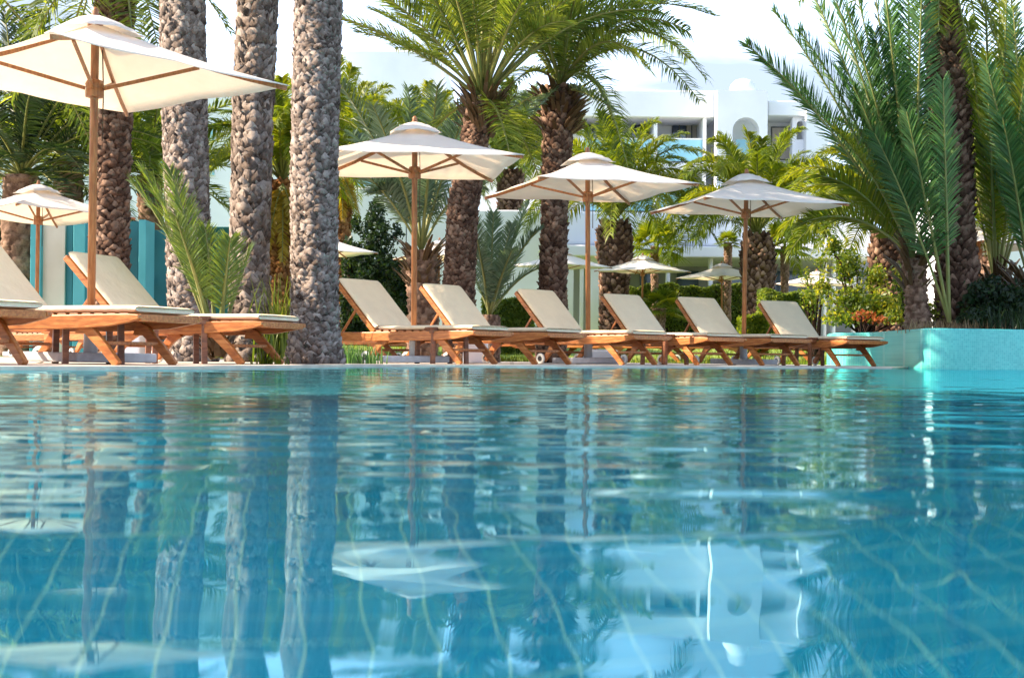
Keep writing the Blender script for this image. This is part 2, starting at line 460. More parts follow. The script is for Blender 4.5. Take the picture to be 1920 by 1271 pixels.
# wavelength range, slope, number of waves, spread of direction, which mask
WAVES = [(.55, 1.5, .0054, 14, .5, 0), (.16, .45, .0100, 22, .40, 2), (.06, .16, .0215, 34, .28, 1), (.05, .12, .0012, 14, 1.3, 0)]
water_surface()
mb = MB(); mb.add([(XL - .1, YB - .1, -0.80), (XR + .1, YB - .1, -0.80), (XR + .1, 18, -0.80), (XL - .1, 18, -0.80)], [(0, 1, 2, 3)])
o = mb.build('pool_floor', M['pool_floor']); tag(o, kind='structure')
ring = [(XL, YB)] + [(XR, YB)] + wpts[::-1]
mb = MB(); n = len(ring)
for i in range(n):
    a, b = ring[i], ring[(i + 1) % n]
    mb.add([(a[0], a[1], -1.36), (b[0], b[1], -1.36), (b[0], b[1], DECK - 0.012), (a[0], a[1], DECK - 0.012)], [(0, 3, 2, 1)])
tag(mb.build('pool_wall', M['mosaic']), kind='structure')
sh = [(x, y) for x, y in shore]
mb = MB(); vs = []; fs = []
for i, (x, y) in enumerate(sh): vs += [(x, y + .02, -.30), (x * .8 + .4, max(2.9, y * .33), -.42), (x * .8 + .4, max(2.9, y * .33), -1.36)]
for i in range(len(sh) - 1): fs += [(3 * i + 1, 3 * i + 4, 3 * i + 3, 3 * i), (3 * i + 2, 3 * i + 5, 3 * i + 4, 3 * i + 1)]
mb.add(vs, fs); tag(mb.build('pool_ledge', mosaic_mat('ledge_tile', (0.14, 0.62, 0.62), (0.18, 0.70, 0.68), (0.35, 0.7, 0.68), size=.05, axes='XY')), kind='structure')
# pool kerb: pale overflow edge following the shore
mb = MB()
mb.sweep([(x, y + 0.09, DECK - 0.017) for x, y in shore], 0.18, 0.04, side=(0, 1, 0))
tag(mb.build('pool_edge', simple('edge_tile', (0.56, 0.46, 0.37), (0.70, 0.60, 0.50), scale=5, rough=0.8, spec=0.15), bevel=0.006), kind='structure')
# deck behind the shore, reaching the lawn
back = [(x, y + 0.17) for x, y in shore]
pts = [back[0]] + back[1:] + [(XR, 21.0), (XL, 21.0)]
me = bpy.data.meshes.new('deck'); vv = []; ff = []
for i, (x, y) in enumerate(back): vv += [(x, y, DECK), (x, 21.0, DECK)]
for i in range(len(back) - 1): ff.append((2 * i, 2 * i + 2, 2 * i + 3, 2 * i + 1))
me.from_pydata(vv, [], ff); me.materials.append(M['paving']); me.update(); tag(link_mesh('deck', me), kind='structure')
# paving on the three other sides of the pool
for nm, (x0, y0, x1, y1) in {'side_deck': (XL - 12, YB - 12, XL, 60), 'right_deck': (XR, YB - 12, XR + 12, 60), 'near_deck': (XL, YB - 12, XR, YB)}.items():
    sheet(nm, [(x0, y0), (x1, y0), (x1, y1), (x0, y1)], DECK - 0.002, M['paving'])
# lawn rising gently away from the deck, and the earth below everything out to the horizon
nx, ny = 40, 60
xs = np.linspace(XL - 16, XR + 20, nx); ys = np.linspace(19.6, 62, ny)
V = [(x, y, gz(y) + 0.03 * math.sin(x * .9) * min(1, (y - 19.6) / 6)) for y in ys for x in xs]
Q = [(j * nx + i, j * nx + i + 1, (j + 1) * nx + i + 1, (j + 1) * nx + i) for j in range(ny - 1) for i in range(nx - 1)]
o = np_mesh('lawn', V, Q, M['lawn'], smooth=True); tag(o, kind='structure')
mb = MB(); mb.add([(-900, -900, -1.5), (900, -900, -1.5), (900, 900, -1.5), (-900, 900, -1.5)], [(0, 1, 2, 3)])
for (x0, y0, x1, y1) in ((-900, 60, 900, 900), (-900, -900, 900, YB - 11.9), (-900, YB - 11.9, XL - 11.9, 60), (XR + 11.9, YB - 11.9, 900, 60)):
    mb.add([(x0, y0, DECK - .01), (x1, y0, DECK - .01), (x1, y1, DECK - .01), (x0, y1, DECK - .01)], [(0, 1, 2, 3)])
tag(mb.build('ground', M['lawn']), kind='structure')


# ---------------------------------------------------------------- raised teal planter at the right
def wall_strip(name, pts, thick, z0, z1, m, parent=None, bevel=0.03):
    """vertical wall of given thickness following pts (outer face on pts), thickness to the left of travel"""
    n = len(pts); out = []; inn = []
    for i in range(n):
        a = Vector(pts[max(i - 1, 0)]); b = Vector(pts[min(i + 1, n - 1)]); t = (b - a).normalized(); nl = Vector((-t.y, t.x))
        out.append(Vector(pts[i])); inn.append(Vector(pts[i]) + nl * thick)
    vs = []
    for i in range(n): vs += [(*out[i], z0), (*out[i], z1), (*inn[i], z1), (*inn[i], z0)]
    fs = [(0, 1, 2, 3), (4 * n - 1, 4 * n - 2, 4 * n - 3, 4 * n - 4)]
    for i in range(n - 1):
        a = 4 * i
        for k in range(4): fs.append((a + k, a + 4 + k, a + 4 + (k + 1) % 4, a + (k + 1) % 4))
    return MB().add(vs, fs, True).build(name, m, parent, bevel=bevel, seg=3)


planter = empty('raised_planter', (0, 0, 0), 0, 'raised turquoise mosaic planter with a curved wall at the pool end', 'planter')
pwp = [(1552, 21), (1550, 19.6), (1553, 18.8), (1566, 18.3), (1590, 18.05), (1618, 17.9), (1636, 17.6), (1655, 17.1), (1690, 16.2), (1720, 15.5), (1727, 15.32), (1735, 15.2), (1747, 15.13), (1765, 15.1), (1840, 15.2), (1920, 15.35), (2200, 15.9), (2700, 16.9)]
pw = [(gx(a_, d_), d_) for a_, d_ in pwp]
wall_strip('curved_wall', pw, 0.2, -1.3, 0.465, M['mosaic'], planter, 0.025)
so = []
so = [(x + .12 if y > 15.3 else x, y + .12) for x, y in pw] + [(XR, 26), (gx(1552, 24), 24)]
me = bpy.data.meshes.new('soil'); me.from_pydata([(x, y, 0.42) for x, y in so], [], [list(range(len(so)))]); me.materials.append(M['soil']); me.update()
link_mesh('soil', me, planter)


# ================================================================ LOUNGERS
LS, LBH, LBZ, LW, SZ = 1.178, 0.475, 0.476, 0.615, 0.371
# local frame: x = 0 at the foot end, head towards -x; y from 0 to LW


def mattress_pts(pts, w0, w1, th):
    """soft slab: path in xz, thickness th, rounded edges"""
    mb = MB(); n = len(pts); rings = []
    prof = [(0, .5), (.02, .16), (.06, 0), (.5, -.01), (.94, 0), (.98, .16), (1, .5), (.98, .84), (.94, 1), (.5, 1.06), (.06, 1), (.02, .84)]
    m = len(prof); vs = []
    P_ = [Vector((p[0], 0, p[1])) for p in pts]
    for i, p in enumerate(P_):
        t = (P_[min(i + 1, n - 1)] - P_[max(i - 1, 0)]).normalized(); nrm = Vector((t.z, 0, -t.x))
        if nrm.z < 0: nrm = -nrm
        sq = 0.72 if i in (0, n - 1) else 1.0
        for (u, v) in prof:
            vs.append((p + nrm * (th * (0.5 + (v - 0.5) * sq))) + Vector((0, w0 + (w1 - w0) * (0.5 + (u - .5) * (0.985 if sq < 1 else 1)), 0)))
    fs = []
    for i in range(n - 1):
        for k in range(m): fs.append((i * m + k, i * m + (k + 1) % m, (i + 1) * m + (k + 1) % m, (i + 1) * m + k))
    fs += [tuple(range(m)), tuple(reversed(range((n - 1) * m, n * m)))]
    return mb.add(vs, fs, True)


def make_lounger(name, flat=False):
    root = empty(name, (0, 0, 0))
    hx = -LS; tot = -(LS + 0.64)
    # frame: two side rails with an upswept foot, end rails
    mb = MB()
    for y in (0.0, LW):
        mb.sweep([(tot - .04, y, SZ - .115), (-1.2, y, SZ - .115), (-.55, y, SZ - .11), (-.2, y, SZ - .10), (-.02, y, SZ - .085), (.045, y, SZ - .078)],
                 0.034, [.085, .088, .088, .078, .05, .026], side=(0, 1, 0))
    mb.box(tot, .017, SZ - .15, tot + .035, LW - .017, SZ - .08)
    mb.box(-.03, .017, SZ - .105, .04, LW - .017, SZ - .062)
    mb.box(hx - .02, .017, SZ - .14, hx + .02, LW - .017, SZ - .08)
    mb.build('frame', M['teak'], root, bevel=.006)
    mb = MB()
    for k in range(12):
        x = -.09 - k * .094
        mb.box(x - .034, .018, SZ - .072, x + .034, LW - .018, SZ - .054)
    mb.build('seat_slats', M['teak'], root, bevel=.004)
    ang = 0.0 if flat else math.atan2(LBZ, LBH); BL = math.hypot(LBH, LBZ)
    ca, sa = math.cos(ang), math.sin(ang); hz = SZ - .07
    def bk(s, off): return (hx - s * ca + off * sa, hz + s * sa + off * ca)     # along the back, off = towards its front
    br = MB()
    for y in (.02, LW - .02):
        a = bk(0, 0); b = bk(BL + .02, 0); br.sweep([(a[0], y, a[1]), (b[0], y, b[1])], .032, .045)
    for s in [.03 + k * .085 for k in range(int(BL / .085) + 1)]:
        a = bk(s, 0); br.sweep([(a[0], .036, a[1]), (a[0], LW - .036, a[1])], .06, .018, side=(ca, 0, -sa))
    backrest = br.build('backrest', M['teak'], root, bevel=.005)
    if not flat:
        for y in (.06, LW - .06):
            a = bk(BL * .52, -.01); MB().sweep([(a[0], y, a[1]), (hx - .47, y, SZ - .10)], .018, .024).build('support_strut', M['teak'], backrest, bevel=.003)
    # legs
    for y in (.03, LW - .03):
        MB().sweep([(-.44, y, SZ - .13), (-.36, y, .22), (-.24, y, .11), (-.135, y, 0.0)], .036, [.10, .072, .062, .05]).build('leg', M['teak'], root, bevel=.006)
        MB().sweep([(-LS + .14, y, SZ - .13), (-LS + .06, y, .18), (-LS - .06, y, .035)], .036, [.09, .07, .045]).build('leg', M['teak'], root, bevel=.006)
        w = MB().lathe([(.052, y - .045), (.058, y - .040), (.058, y - .024), (.052, y - .020)] if y < .1 else [(.052, y + .020), (.058, y + .024), (.058, y + .040), (.052, y + .045)], -LS - .085, .058, 20, axis='y')
        wh = w.build('wheel', M['wheel_white'], root)
        hb = MB().lathe([(.026, y - .050), (.030, y - .046), (.030, y - .018)] if y < .1 else [(.030, y + .018), (.030, y + .046), (.026, y + .050)], -LS - .085, .058, 14, axis='y')
        hb.build('hub', M['rubber'], wh)
    MB().sweep([(-.27, .048, .135), (-.27, LW - .048, .135)], .05, .022, side=(1, 0, 0)).build('crossbar', M['teak'], root, bevel=.004)
    MB().sweep([(-LS + .03, .048, .13), (-LS + .03, LW - .048, .13)], .04, .022, side=(1, 0, 0)).build('crossbar', M['teak'], root, bevel=.004)
    # cushion: seat and back in one folded mattress
    p = [(0, SZ - .052), (-.03, SZ - .052), (-.4, SZ - .051), (-.8, SZ - .052), (hx + .06, SZ - .052)]
    mattress_pts(p, .005, LW - .005, .044).build('seat_cushion', M['cushion'], root)
    o0 = .024
    q = [(bk(s, o0)) for s in (.02, .05, BL * .35, BL * .7, BL - .01, BL + .02)]
    mattress_pts([(a, b) for a, b in q], .005, LW - .005, .044).build('back_cushion', M['cushion'], root)
    return root


lg = 'teak sun loungers in the front row'
proto = make_lounger('sun_lounger')
fit = [  # X, Y of the foot's left corner, heading
    (-2.27, 8.04, .39, 'teak lounger whose foot stands in front of the nearest parasol pole'),
    (-1.81, 9.51, .35, 'teak lounger with raised back seen right behind the nearest parasol pole'),
    (-3.00, 7.12, .58, 'teak lounger cut by the left picture edge with only its white foot end showing'),
    (-.38, 12.27, .61, 'first teak lounger right of the thick grey palm trunk at the water'),
    (.32, 13.0, .68, 'teak lounger just right of the second large parasol pole'),
    (1.23, 13.81, .76, 'teak lounger left of the third large parasol pole, before the brown palm trunk'),
    (2.11, 14.64, .88, 'teak lounger just right of the third large parasol pole'),
    (2.91, 15.16, 1.0, 'teak lounger just left of the fourth large parasol pole'),
    (3.95, 15.9, 1.09, 'last teak lounger of the front row beside the turquoise planter wall')]
for i, (x, y, th, lab) in enumerate(fit):
    o = proto if i == 0 else copy_tree(proto)
    o.location = (x, y, DECK); o.rotation_euler = (0, 0, -th)
    tag(o, lab, 'sun lounger', lg)
fproto = make_lounger('sun_lounger', flat=True)
bl = [(150, 17.2, .5, 'flat teak lounger in shade behind the nearest parasol'), (250, 15.2, .7, 'flat teak lounger behind the front row beside the teal shower wall'),
      (745, 19.0, .2, 'flat teak lounger on the lawn edge behind the second large parasol'), (880, 20.2, .5, 'flat teak lounger behind the gap right of the second large parasol'),
      (1020, 19.4, .3, 'flat teak lounger behind the front row under the brown palm'), (1150, 20.4, .6, 'flat teak lounger behind the third large parasol base'),
      (1290, 20.0, .4, 'flat teak lounger before the clipped hedge'), (1420, 21.2, .2, 'flat teak lounger behind the fourth large parasol base'),
      (1535, 21.8, .5, 'flat teak lounger left of the planter end')]
for i, (px, d, th, lab) in enumerate(bl):
    o = fproto if i == 0 else copy_tree(fproto)
    o.location = (gx(px, d), d, gz(d)); o.rotation_euler = (0, 0, -th); tag(o, lab, 'sun lounger', 'flat loungers of the second row')


# ================================================================ PARASOLS
US, UR, UA = 1.833, 1.906, 2.31


def make_umbrella(name):
    root = empty(name, (0, 0, 0)); h = US / 2
    MB().lathe([(.027, .08), (.027, UA - .1), (.024, UA - .02)], n=14).build('pole', M['pole_wood'], root)
    MB().lathe([(.046, .045), (.046, .34), (.043, .345)], n=18).build('sleeve', M['white_metal'], root)
    MB().box(-.31, -.31, .012, .31, .31, .075).build('base', M['grey_stone'], root, bevel=.012)
    MB().lathe([(.012, UA - .02), (.03, UA + .0), (.034, UA + .02), (.022, UA + .045), (.026, UA + .058), (.012, UA + .08)], n=12).build('finial', M['pole_wood'], root)
    hubz = UR - .06
    hub = MB().lathe([(.06, hubz - .06), (.062, hubz - .02), (.055, hubz), (.062, hubz + .03), (.05, hubz + .055)], n=8, smooth=False).build('hub', M['pole_wood'], root, bevel=.004)
    MB().lathe([(.05, UA - .12), (.058, UA - .07), (.05, UA - .03)], n=8, smooth=False).build('crown_hub', M['pole_wood'], root)
    for k in range(4):
        a = rad(45 + 90 * k); dx, dy = math.cos(a), math.sin(a); R = h * math.sqrt(2)
        top = Vector((dx * .05, dy * .05, UA - .065)); tip = Vector((dx * (R - .02), dy * (R - .02), UR - .012))
        path = [top.lerp(tip, q) + Vector((0, 0, -(UA - .035 - UR) * .09 * math.sin(math.pi * q))) for q in (0, .2, .4, .6, .8, 1)]
        rb = MB().sweep(path, .02, .03, side=(-dy, dx, 0)).build('rib', M['pole_wood'], root, bevel=.003)
        e = top.lerp(tip, .52) - Vector((0, 0, .05))
        MB().sweep([(dx * .06, dy * .06, hubz), e], .02, .024, side=(-dy, dx, 0)).build('strut', M['pole_wood'], rb, bevel=.003)
    MB().sweep([(.045, -.02, UA - .2), (.05, -.03, hubz - .02), (.046, -.03, hubz - .35)], .006, .006).build('cord', M['rope'], root)
    # canopy: four triangular panels, pulled taut on the ribs and sagging a little between them
    n = 14; V = []; Q = []
    def zed(r):      # r = max(|x|,|y|)/h
        return UA - .035 - (UA - .035 - UR) * (r + .09 * math.sin(math.pi * r))
    for j in range(n + 1):
        for i in range(n + 1):
            u = (i / n * 2 - 1); v = (j / n * 2 - 1); r = max(abs(u), abs(v)); mn = min(abs(u), abs(v)); e = 1 - (mn / r if r > 1e-6 else 0)
            sag = .016 * r * math.sin(math.pi * min(1, e)) ** 1 * math.sin(math.pi * min(.85, r) * .6 + .3)
            pull = 1 - .028 * r * r * (1 - (mn / r if r > 1e-6 else 1) ** 2)
            V.append((u * h * pull, v * h * pull, zed(r) - sag + .012 + .006 * math.sin(7 * u + 3 * v) * (1 - r * .6)))
    for j in range(n):
        for i in range(n):
            a = j * (n + 1) + i
            if (2 * i < n) == (2 * j < n): Q.append((a, a + 1, a + n + 2, a + n + 1))
            else: Q.append((a + 1, a + n + 2, a + n + 1, a))
    c = np_mesh('canopy', V, Q, M['canvas'], root, smooth=True)
    md = c.modifiers.new('solid', 'SOLIDIFY'); md.thickness = .003
    # vent cap
    n = 8; V = []; Q = []; hv = .235
    for j in range(n + 1):
        for i in range(n + 1):
            u = (i / n * 2 - 1); v = (j / n * 2 - 1); r = max(abs(u), abs(v)); mn = min(abs(u), abs(v)); k = (mn / r if r > 1e-6 else 1)
            V.append((u * hv, v * hv, UA + .02 - .125 * r ** 1.7 + .03 * r * (1 - k)))
    for j in range(n):
        for i in range(n):
            a = j * (n + 1) + i; Q.append((a, a + 1, a + n + 2, a + n + 1))
    v = np_mesh('vent', V, Q, M['canvas'], c, smooth=True)
    md = v.modifiers.new('solid', 'SOLIDIFY'); md.thickness = .003
    return root


up = make_umbrella('parasol')
ul = [(-2.83, 9.0, .90, 1, 'large cream parasol nearest the camera at the upper left', 'parasols of the front row'),
      (-.95, 12.98, .17, 1, 'cream parasol right of the thick grey trunk at the water', 'parasols of the front row'),
      (.84, 14.77, .33, 1, 'cream parasol before the dark brown trunk, between the second and fourth of its row', 'parasols of the front row'),
      (2.82, 16.34, .24, 1, 'cream parasol at the right end of the front row', 'parasols of the front row'),
      (-6.4, 18.03, .92, 1, 'cream parasol before the cream shower panel at the left edge', 'cream parasols standing farther back')]
bg = [(606, 436, .5, 'half hidden parasol behind the thick grey trunk'), (822, 447, .3, 'parasol in the back behind the second large parasol pole'),
      (1052, 466, .8, 'white parasol in the back behind the brown palm trunk'), (1205, 476, .85, 'white parasol in the back over the small fan palm'),
      (1355, 491, .7, 'white parasol in the back in front of the clipped hedge'), (1530, 506, .8, 'white parasol in the back at the leafy bush'),
      (1835, 414, .5, 'white parasol behind the leaning palm trunk at the right')]
for px, py, rz, lab in bg:
    d = 26.0
    for _ in range(20): d = (UA + .06 + gz(d) - CZ) * F / (HY + (px - CX) * ROLL - py)
    ul.append((gx(px, d, 500), d, rz, 1, lab, 'cream parasols standing farther back'))
for i, (x, y, rz, s, lab, g) in enumerate(ul):
    o = up if i == 0 else copy_tree(up)
    o.location = (x, y, DECK if y < 19.6 else gz(y)); o.rotation_euler = ([.004, .004, -.005, .008, -.01, .008, -.006][i % 7], [.003, -.006, -.012, .004, .012, -.006, .01][i % 7], rz); tag(o, lab, 'parasol', g)


# ================================================================ SIDE TABLES AND PLINTHS
def make_table():
    root = empty('side_table', (0, 0, 0)); s = .21
    mb = MB()
    for k in range(5): mb.box(-s + k * .086, -s, .325, -s + k * .086 + .076, s, .345)
    mb.box(-s + .01, -s + .01, .285, -s + .03, s - .01, .325); mb.box(s - .03, -s + .01, .285, s - .01, s - .01, .325)
    mb.box(-s + .03, -s + .01, .285, s - .03, -s + .03, .325); mb.box(-s + .03, s - .03, .285, s - .03, s - .01, .325)
    mb.build('table_top', M['teak_dark'], root, bevel=.003)
    for sx in (-1, 1):
        for sy in (-1, 1):
            MB().sweep([(sx * (s - .04), sy * (s - .04), .285), (sx * (s - .035), sy * (s - .035), 0)], .04, .04).build('leg', M['teak_dark'], root, bevel=.004)
    return root


tp = make_table()
for i, (px, d, rz, lab) in enumerate([(330, 9.75, .4, 'dark wood side table in front of the young green palm'), (165, 8.75, .5, 'dark wood side table beside the nearest parasol base'),
                                      (828, 12.75, .5, 'dark wood side table beside the second large parasol base'), (1246, 15.2, .7, 'dark wood side table between third and fourth large parasols'),
                                      (1506, 16.5, .9, 'dark wood side table near the planter end')]):
    o = tp if i == 0 else copy_tree(tp)
    o.location = (gx(px, d), d, DECK); o.rotation_euler = (0, 0, rz); tag(o, lab, 'side table', 'dark wood side tables between the loungers')


def plinth(px0, px1, py0, Y, lab, dep=.5):
    x0, z = P(px0, py0, Y); x1, _ = P(px1, py0, Y)
    o = MB().box(-(x1 - x0) / 2, 0, 0, (x1 - x0) / 2, dep, z - gz(Y)).build('white_plinth', M['stucco'], None, bevel=.02)
    o.location = ((x0 + x1) / 2, Y, DECK if Y < 19.6 else gz(Y)); tag(o, lab, 'plinth', 'low white plinths between the loungers')
    # recessed lid line
    MB().box(-(x1 - x0) / 2 + .03, .03, z - gz(Y) + .0005, (x1 - x0) / 2 - .03, dep - .03, z - gz(Y) + .012).build('lid', M['grey_stone'], o, bevel=.004)


plinth(868, 914, 637, 14.6, 'low white plinth under the lounger right of the second large parasol')
plinth(1090, 1160, 655, 16.6, 'low white plinth behind the third large parasol base')
plinth(228, 262, 616, 12.6, 'low white plinth behind the nearest loungers')


# ================================================================ PALMS
def trunk_geo(pts, radii, nscale=9, rowh=.085, amp=.03, nu=60, dz=.014, seed=0, flare=0.0):
    """palm stem following pts with a lattice of old leaf bases"""
    rng = np.random.default_rng(seed)
    pts = np.array(pts, float); seg = np.linalg.norm(np.diff(pts, axis=0), axis=1); s = np.concatenate([[0], np.cumsum(seg)]); Ltot = s[-1]
    nz_ = max(8, int(Ltot / dz)); ss = np.linspace(0, Ltot, nz_)
    # smooth interpolation
    def interp(a):
        return np.interp(ss, s, a)
    cen = np.stack([interp(pts[:, k]) for k in range(3)], 1)
    if len(pts) > 2:
        ker = np.hanning(max(5, nz_ // 5)); ker /= ker.sum(); pad = len(ker) // 2
        for k in range(2):
            e = np.concatenate([np.full(pad, cen[0, k]), cen[:, k], np.full(pad, cen[-1, k])]); cen[:, k] = np.convolve(e, ker, 'same')[pad:pad + nz_] if pad else cen[:, k]
    R = interp(np.array(radii, float))
    R = R + flare * np.exp(-ss / .12)
    th = np.linspace(0, 2 * np.pi, nu, endpoint=False); TH, SS = np.meshgrid(th, ss)
    wob = .03 * np.sin(3 * TH + SS * 2.1 + seed) + .02 * np.sin(7 * TH - SS * 5.3)
    v = SS / rowh + wob * 4 + .25 * np.sin(2 * TH + SS * 1.7); u = TH / (2 * np.pi) * nscale + .25 * np.sin(SS * 3.0 + seed) * 0
    row = np.floor(v).astype(int); best = np.zeros_like(v); ton = np.zeros_like(v)
    tbl = rng.random((4096,)); tb2 = rng.random((4096,))
    for dk in (0, 1, 2):
        rr = row - dk; uu = u + .5 * (rr % 2) + .10 * np.sin(rr * 2.3); ci = np.floor(uu).astype(int) % nscale; fu = (uu % 1.0) - .5; t = (v - rr) / 3.0 + .20 * (np.abs(fu) * 2) ** 1.6
        key = (rr * 31 + ci * 7 + 1000) % 4096; t = t + .16 * (tb2[key] - .5)
        w = np.clip(1.25 - np.abs(fu + .12 * (tb2[key] - .5)) * 2 * (.75 + 1.25 * t), 0, 1); w = np.minimum(1, w * 2.2)
        prof = np.where(t < .82, .25 + .75 * (t / .82) ** 1.4, np.clip((1 - t) / .18, 0, 1) * .9)
        hgt = w ** .8 * prof * (.72 + .34 * tbl[key])
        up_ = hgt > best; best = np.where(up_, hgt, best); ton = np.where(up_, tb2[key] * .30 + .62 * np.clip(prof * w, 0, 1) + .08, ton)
    n1 = rng.normal(0, 1, (nz_, nu)); n1 = (n1 + np.roll(n1, 1, 1) + np.roll(n1, -1, 1) + np.roll(n1, 2, 1)) / 2.4; n1 = n1 + np.roll(n1, 1, 0) * .6
    rr_ = R[:, None] * (1 + wob * .5) + amp * (best - .5) + n1 * amp * .22
    X = cen[:, 0][:, None] + rr_ * np.cos(TH); Yy = cen[:, 1][:, None] + rr_ * np.sin(TH); Z = cen[:, 2][:, None] + 0 * TH
    V = np.stack([X, Yy, Z], -1).reshape(-1, 3)
    i = np.arange(nz_ - 1)[:, None] * nu; k = np.arange(nu)[None, :]; k2 = (k + 1) % nu
    Q = np.stack([i + k, i + k2, i + nu + k2, i + nu + k], -1).reshape(-1, 4)
    return V, Q, np.clip(ton, 0, 1).ravel()


def plates_geo(pts, radii, n, w, h, dz, out, seed, flare=0.0, ztop=None):
    """the cut leaf bases of a palm stem, each a small wedge leaning out of the trunk, in spiral rows"""
    rng = np.random.default_rng(seed + 500); pts = np.array(pts, float); seg = np.linalg.norm(np.diff(pts, axis=0), axis=1); s_ = np.concatenate([[0], np.cumsum(seg)])
    rows = int(s_[-1] / dz); zz = np.repeat(np.arange(rows) * dz, n) + rng.normal(0, dz * .16, rows * n)
    rw = np.repeat(np.arange(rows), n); kk = np.tile(np.arange(n), rows)
    th = 2 * np.pi * (kk + .5 * (rw % 2) + .06 * rw) / n + rng.normal(0, .05, rows * n)
    zz = np.clip(zz, .01, s_[-1] - .02)
    cen = np.stack([np.interp(zz, s_, pts[:, k]) for k in range(3)], 1); R = np.interp(zz, s_, np.array(radii, float)) + flare * np.exp(-zz / .12) - .012
    m = len(zz); W = w * rng.uniform(.8, 1.2, m); Hh = h * rng.uniform(.75, 1.3, m); D = out * rng.uniform(.5, 1.45, m); sk = rng.normal(0, .12, m)
    er = np.stack([np.cos(th), np.sin(th), 0 * th], 1); et = np.stack([-np.sin(th), np.cos(th), 0 * th], 1); ez = np.array([0, 0, 1.0])
    prof = [(-.36, 0, .1), (.36, 0, .1), (.5, .5, .62), (.15, 1, 1.0), (-.15, 1, 1.0), (-.5, .5, .62)]
    V = []
    for (a, b, c) in prof:
        q = rng.normal(0, .085, (m, 3)); r_ = R + D * (c + q[:, 0] * 1.5); x_ = (a + sk * b + q[:, 1]) * W; z_ = (b + q[:, 2]) * Hh
        bow = 1 - (x_ / .45) ** 2 * .5
        V.append(cen + er * (r_ * bow)[:, None] + et * x_[:, None] + ez * z_[:, None])
    for (a, b, c) in prof:
        r_ = R - .012; x_ = (a + sk * b) * W * .9; z_ = (b * .82) * Hh
        V.append(cen + er * r_[:, None] + et * x_[:, None] + ez * z_[:, None])
    V = np.stack(V, 1).reshape(-1, 3); o = np.arange(m)[:, None] * 12
    fs = [(0, 1, 2, 5), (5, 2, 3, 4)] + [(i, i + 6, (i + 1) % 6 + 6, (i + 1) % 6) for i in range(6)]
    Q = np.concatenate([o + np.array([f]) for f in fs], 0)
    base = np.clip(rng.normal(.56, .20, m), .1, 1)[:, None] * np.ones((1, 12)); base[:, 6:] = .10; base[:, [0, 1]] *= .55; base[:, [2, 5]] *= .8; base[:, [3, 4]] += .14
    return V, Q, np.clip(base, 0, 1).ravel()


